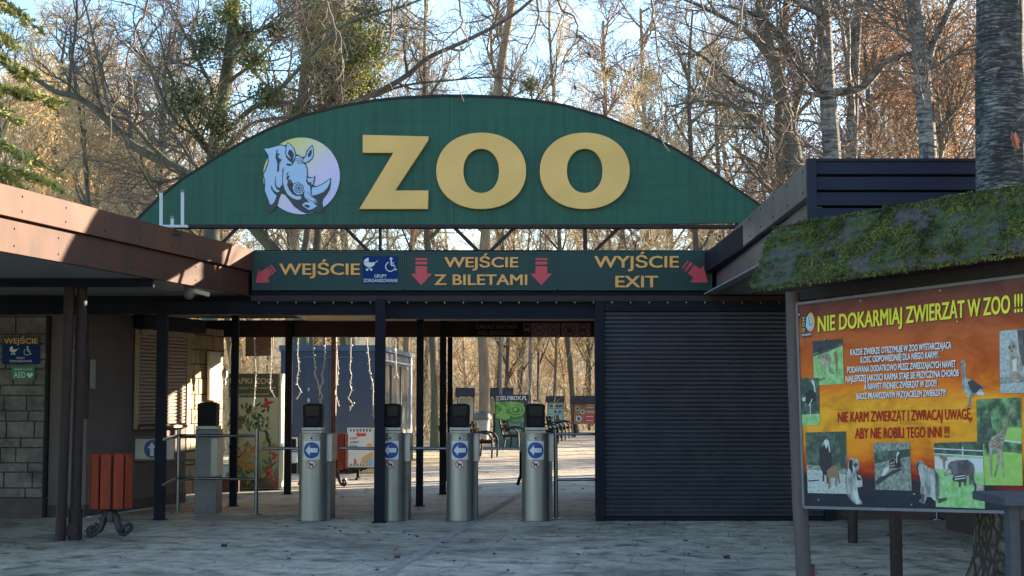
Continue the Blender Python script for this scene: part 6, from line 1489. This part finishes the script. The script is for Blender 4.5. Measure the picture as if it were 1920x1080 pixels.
f.cards(np.stack([Xl, Yl, np.array([gz(a, b) for a, b in zip(Xl, Yl)]) + 3.2 * rg.random(9000) ** 1.5], 1), .08, rg, 3, 1.5)
tag(f.build('undergrowth', [twig_tan, mat('straw stems', (.68, .57, .35), (.54, .43, .26), .9, scale=.6), twig_red, leaf_gold]), kind='stuff')
# near undergrowth left behind the booth
f = Fast()
for i in range(900):
    Y = rg.uniform(40, 58); x = rg.uniform(-14, -3.0 if Y > 46 else -4.5); p = np.array([x, Y, 0.]); L = rg.uniform(.8, 3.2); d = unit(np.array([rg.normal() * .3, rg.normal() * .3, 1])); P = [p]
    for k in range(4): d = unit(d + rg.normal(size=3) * .2); p = p + d * L / 4; P.append(p)
    f.tube(P, np.linspace(.018, .007, 5), 3, 0)
    for k in range(4): e = unit(d + rg.normal(size=3) * .9) * rg.uniform(.2, .8); q = P[rg.integers(1, 5)]; f.tube([q, q + e * .5, q + e], [.009, .007, .005], 3, 0)
tag(f.build('shrub_growth', [twig_tan]), kind='stuff')

# spruce at the left edge
t = Tree(55); Yc = 23.0; xt = at(-210, 745, Yc).x
t.trunk.tube([(xt, Yc, -.05), (xt, Yc, 5), (xt, Yc, 11)], [.22, .17, .05], 10)
for i in range(74):
    z = 2.8 + 6.5 * i / 74; az = i * 2.4; L = (2.9 - .18 * (z - 2.8)) * t.rg.uniform(.85, 1.1); d = np.array([np.cos(az), np.sin(az), .12]); P = [np.array([xt, Yc, z])]
    for k in range(6): d = unit(d + np.array([0, 0, -.10]) + t.rg.normal(size=3) * .05); P.append(P[-1] + d * L / 6)
    P = np.array(P); t.crown.tube(P, np.linspace(.035, .01, 7), 4, 0)
    for k in range(2, 7):
        for s_ in (-1, 1):
            for _ in range(2):
                sd = np.array([-d[1], d[0], 0]) * s_; e = unit(d * .9 + sd * t.rg.uniform(.5, 1) + np.array([0, 0, -.25])) * t.rg.uniform(.3, .65); q = P[k] - d * L / 6 * t.rg.random(); Q = np.array([q, q + e * .5, q + e]); t.crown.tube(Q, [.01, .008, .005], 3, 0)
                n_ = 34; u = t.rg.random(n_)[:, None]; C_ = q + e * u + t.rg.normal(size=(n_, 3)) * np.array([.03, .03, .02]); t.crown.cards(C_, .05, t.rg, 1, 3.0, .2)
finish(t, 'spruce_tree', 'spruce with drooping yellow green boughs at the left picture edge', 'tree', (xt, Yc, 0), (bark_grey, twig_dark)) if False else None
o = thing('spruce_tree', 'spruce with drooping yellow green boughs at the left picture edge', 'tree', (xt, Yc, 0)); t.trunk.build('trunk', bark_grey, o); t.crown.build('crown', [twig_dark, needle_m], o)

# the big birch in front of the right wing, with its overhanging limb and hanging twigs
tb = Tree(91); YB = 10.9; xb = at(1884, 700, YB).x
def bark_trunk(fa, P, rr, k, amp, seed):
    P = np.array(P); V, Q = tube_arrays(P, np.array(rr), k); n = len(P); C_ = np.repeat(P, k, 0); D = V - C_
    s_ = np.array([1 + amp * (mnoise.noise(Vector((v[0] * 9, v[1] * 9, v[2] * 2.2 + seed))) + .6 * mnoise.noise(Vector((v[0] * 24, v[1] * 24, v[2] * 6)))) for v in V])
    fa.V.append(C_ + D * s_[:, None]); fa.Q.append(Q + fa.n); fa.M.append(np.zeros(len(Q), int)); fa.n += len(V)
zz = np.linspace(-.05, 1.55, 120); lowp = [(xb - .03 * (1 - z / 1.55), YB, z) for z in zz]
lower = Fast(); bark_trunk(lower, lowp, [.205 + .16 * math.exp(-max(z, 0) / .28) for z in zz], 110, .12, 1)
z2 = np.linspace(1.5, 9.5, 360); upper = Fast(); bark_trunk(upper, [(xb + .012 * (z - 1.5), YB, z) for z in z2], [.212 - .011 * (z - 1.5) for z in z2], 90, .05, 5)
bo = thing('birch_tree', 'big rough barked birch trunk at the right edge, foot mossy behind the animal board', 'tree', (xb, YB, 0))
lower.build('lower_trunk', furrow_m, bo); upper.build('trunk', birch_near, bo)
limb = smooth_path([np.array(q) for q in (at(1884, -180, YB), at(1600, -230, 11.1), at(1225, -170, 11.3), at(1000, -190, 11.2), at(740, -170, 11.0), at(520, -190, 10.8), at(270, -160, 10.6), at(80, -190, 10.4))])
tb.trunk.tube(limb, np.linspace(.09, .022, len(limb)), 8)
for sg, Yd in (([(1030, -185), (1007, -10), (1010, 30), (990, 85), (968, 125)], 11.0), ([(1060, -180), (1047, 0), (1075, 30), (1082, 66), (1060, 108), (1055, 142)], 11.1), ([(1082, 66), (1092, 70), (1100, 79)], 11.1), ([(1225, -170), (1222, 0), (1228, 50), (1236, 120), (1239, 175), (1235, 250)], 11.2), ([(1228, 50), (1215, 70), (1205, 92)], 11.2),
               ([(290, -160), (277, 0), (258, 45), (250, 85), (236, 112), (232, 165), (206, 215)], 10.5), ([(600, -180), (612, 0), (630, 50), (641, 111), (643, 150)], 10.9), ([(740, -170), (735, 20), (728, 90), (706, 120)], 11.0), ([(1400, -200), (1392, 0), (1385, 60), (1340, 110), (1318, 180)], 11.2), ([(1300, -190), (1310, -20), (1330, 40), (1370, 70)], 11.2), ([(880, -180), (860, -10), (868, 40), (835, 80), (830, 120)], 11.0)):
    P = smooth_path(path(sg, Yd)); P = P + tb.rg.normal(size=P.shape) * .006
    tb.crown.tube(P, np.linspace(.011, .004, len(P)), 5)
    for k in range(int(len(P) * .8)):
        j = tb.rg.integers(2 if len(P) > 14 else 1, len(P)); d = unit(np.array([tb.rg.normal(), tb.rg.normal() * .6, -.5 + tb.rg.normal() * .6])); L = tb.rg.uniform(.10, .36); q = P[j]; Q = [q]
        for s_ in range(4): d = unit(d + tb.rg.normal(size=3) * .28 + np.array([0, 0, -.05])); Q.append(Q[-1] + d * L / 4)
        tb.crown.tube(Q, np.linspace(.0055, .003, 5), 3)
        if tb.rg.random() < .5: d2 = unit(d + tb.rg.normal(size=3) * .8); tb.crown.tube([Q[2], Q[2] + d2 * L * .25, Q[2] + d2 * L * .45], [.004, .0035, .0025], 3)
tb.trunk.build('limb', bark_grey, bo); tb.crown.build('hanging_twigs', twig_dark, bo)
def oak_leaf(mm, c, size, ux, uz, nrm, mi=0):
    out = []
    for i in range(28):
        a = 2 * math.pi * i / 28; r_ = .62 + .38 * abs(math.cos(a * 3.5)) ; out.append(c + ux * (math.cos(a) * r_ * size * .55) + uz * (math.sin(a) * r_ * size) + nrm * (.012 * math.cos(2 * a)))
    mm.sheet(out, mi)
lf = mat('dry red oak leaf', (.22, .075, .05), (.15, .055, .038), .7, transl=.2)
t = thing('oak_leaf', 'single dry red oak leaf caught on the big birch trunk', 'leaf', tuple(at(1906, 266, YB - .2)))
m = MB(); oak_leaf(m, at(1903, 264, YB - .245), .080, Vector((.85, .35, .2)).normalized(), Vector((-.15, .1, 1)).normalized(), Vector((0, -1, 0))); m.build('blade', lf, t)
for i, (px, py, Yd, lab) in enumerate(((1104, 101, 11.1, 'shrivelled dry leaf hanging from a twig against the sky, upper right of the arch top'), (1078, 164, 11.1, 'shrivelled dry leaf on a twig just above the arch edge'), (928, 965, 0, ''))):
    if not lab: continue
    t = thing('oak_leaf', lab, 'leaf', tuple(at(px, py, Yd)))
    m = MB(); oak_leaf(m, at(px, py, Yd), .026, Vector((.9, .3, .3)).normalized(), Vector((-.3, .1, .9)).normalized(), Vector((0, -1, .1))); m.tube([at(px, py - 3, Yd), at(px - 3, py - 16, Yd)], .003, 4); m.build('blade', twig_dark, t)

# fallen leaves and twigs on the paving
f = Fast(); C_ = []
for i in range(420):
    Y = 11.5 + 22 * rg.random() ** 1.3; C_.append((rg.uniform(-.36, .34) * Y, Y, .012))
def flat_cards(fa, C_, size, mi):
    C_ = np.array(C_); n = len(C_); a = rg.uniform(0, 6.28, n); A = np.stack([np.cos(a), np.sin(a), rg.normal(size=n) * .15], 1); B = np.stack([-np.sin(a), np.cos(a), rg.normal(size=n) * .25], 1); L = (size * rg.uniform(.5, 1.4, n))[:, None]
    V = np.stack([C_ - A * L, C_ + B * L * .6, C_ + A * L, C_ - B * L * .6], 1).reshape(-1, 3); fa.V.append(V); fa.Q.append(np.arange(4 * n).reshape(n, 4) + fa.n); fa.M.append(np.full(n, mi)); fa.n += 4 * n
flat_cards(f, C_, .028, 0)
C_ = [(rg.uniform(-.30, .34) * y, y, .012) for y in 24 + 40 * rg.random(700)]; flat_cards(f, C_, .05, 1)
tag(f.build('fallen_leaves', [mat('dark wet leaves', (.075, .045, .03), (.04, .028, .022), .8), leaf_gold]), kind='stuff')
for px, py, lab in ((745, 1047, 'reddish fallen leaf lying on the paving by the drain strip'), (421, 1026, 'dark crumpled leaf lying on the paving right of the red bin'), (1362, 1048, 'dark curled leaf lying on the paving left of the animal board post')):
    p = gnd(px, py); t = thing('fallen_leaf', lab, 'leaf', (p.x, p.y, .006)); m = MB(); oak_leaf(m, p + Vector((0, 0, .022)), .075, Vector((1, .1, .1)).normalized(), Vector((-.1, .9, .25)).normalized(), Vector((0, 0, 1)))
    m.build('blade', lf if px == 745 else mat('dark wet leaves', (.075, .045, .03)), t)
for o in list(bpy.data.objects):
    if '_proto' in o: del o['_proto']
    if o.name.startswith('bare_tree') and False: pass
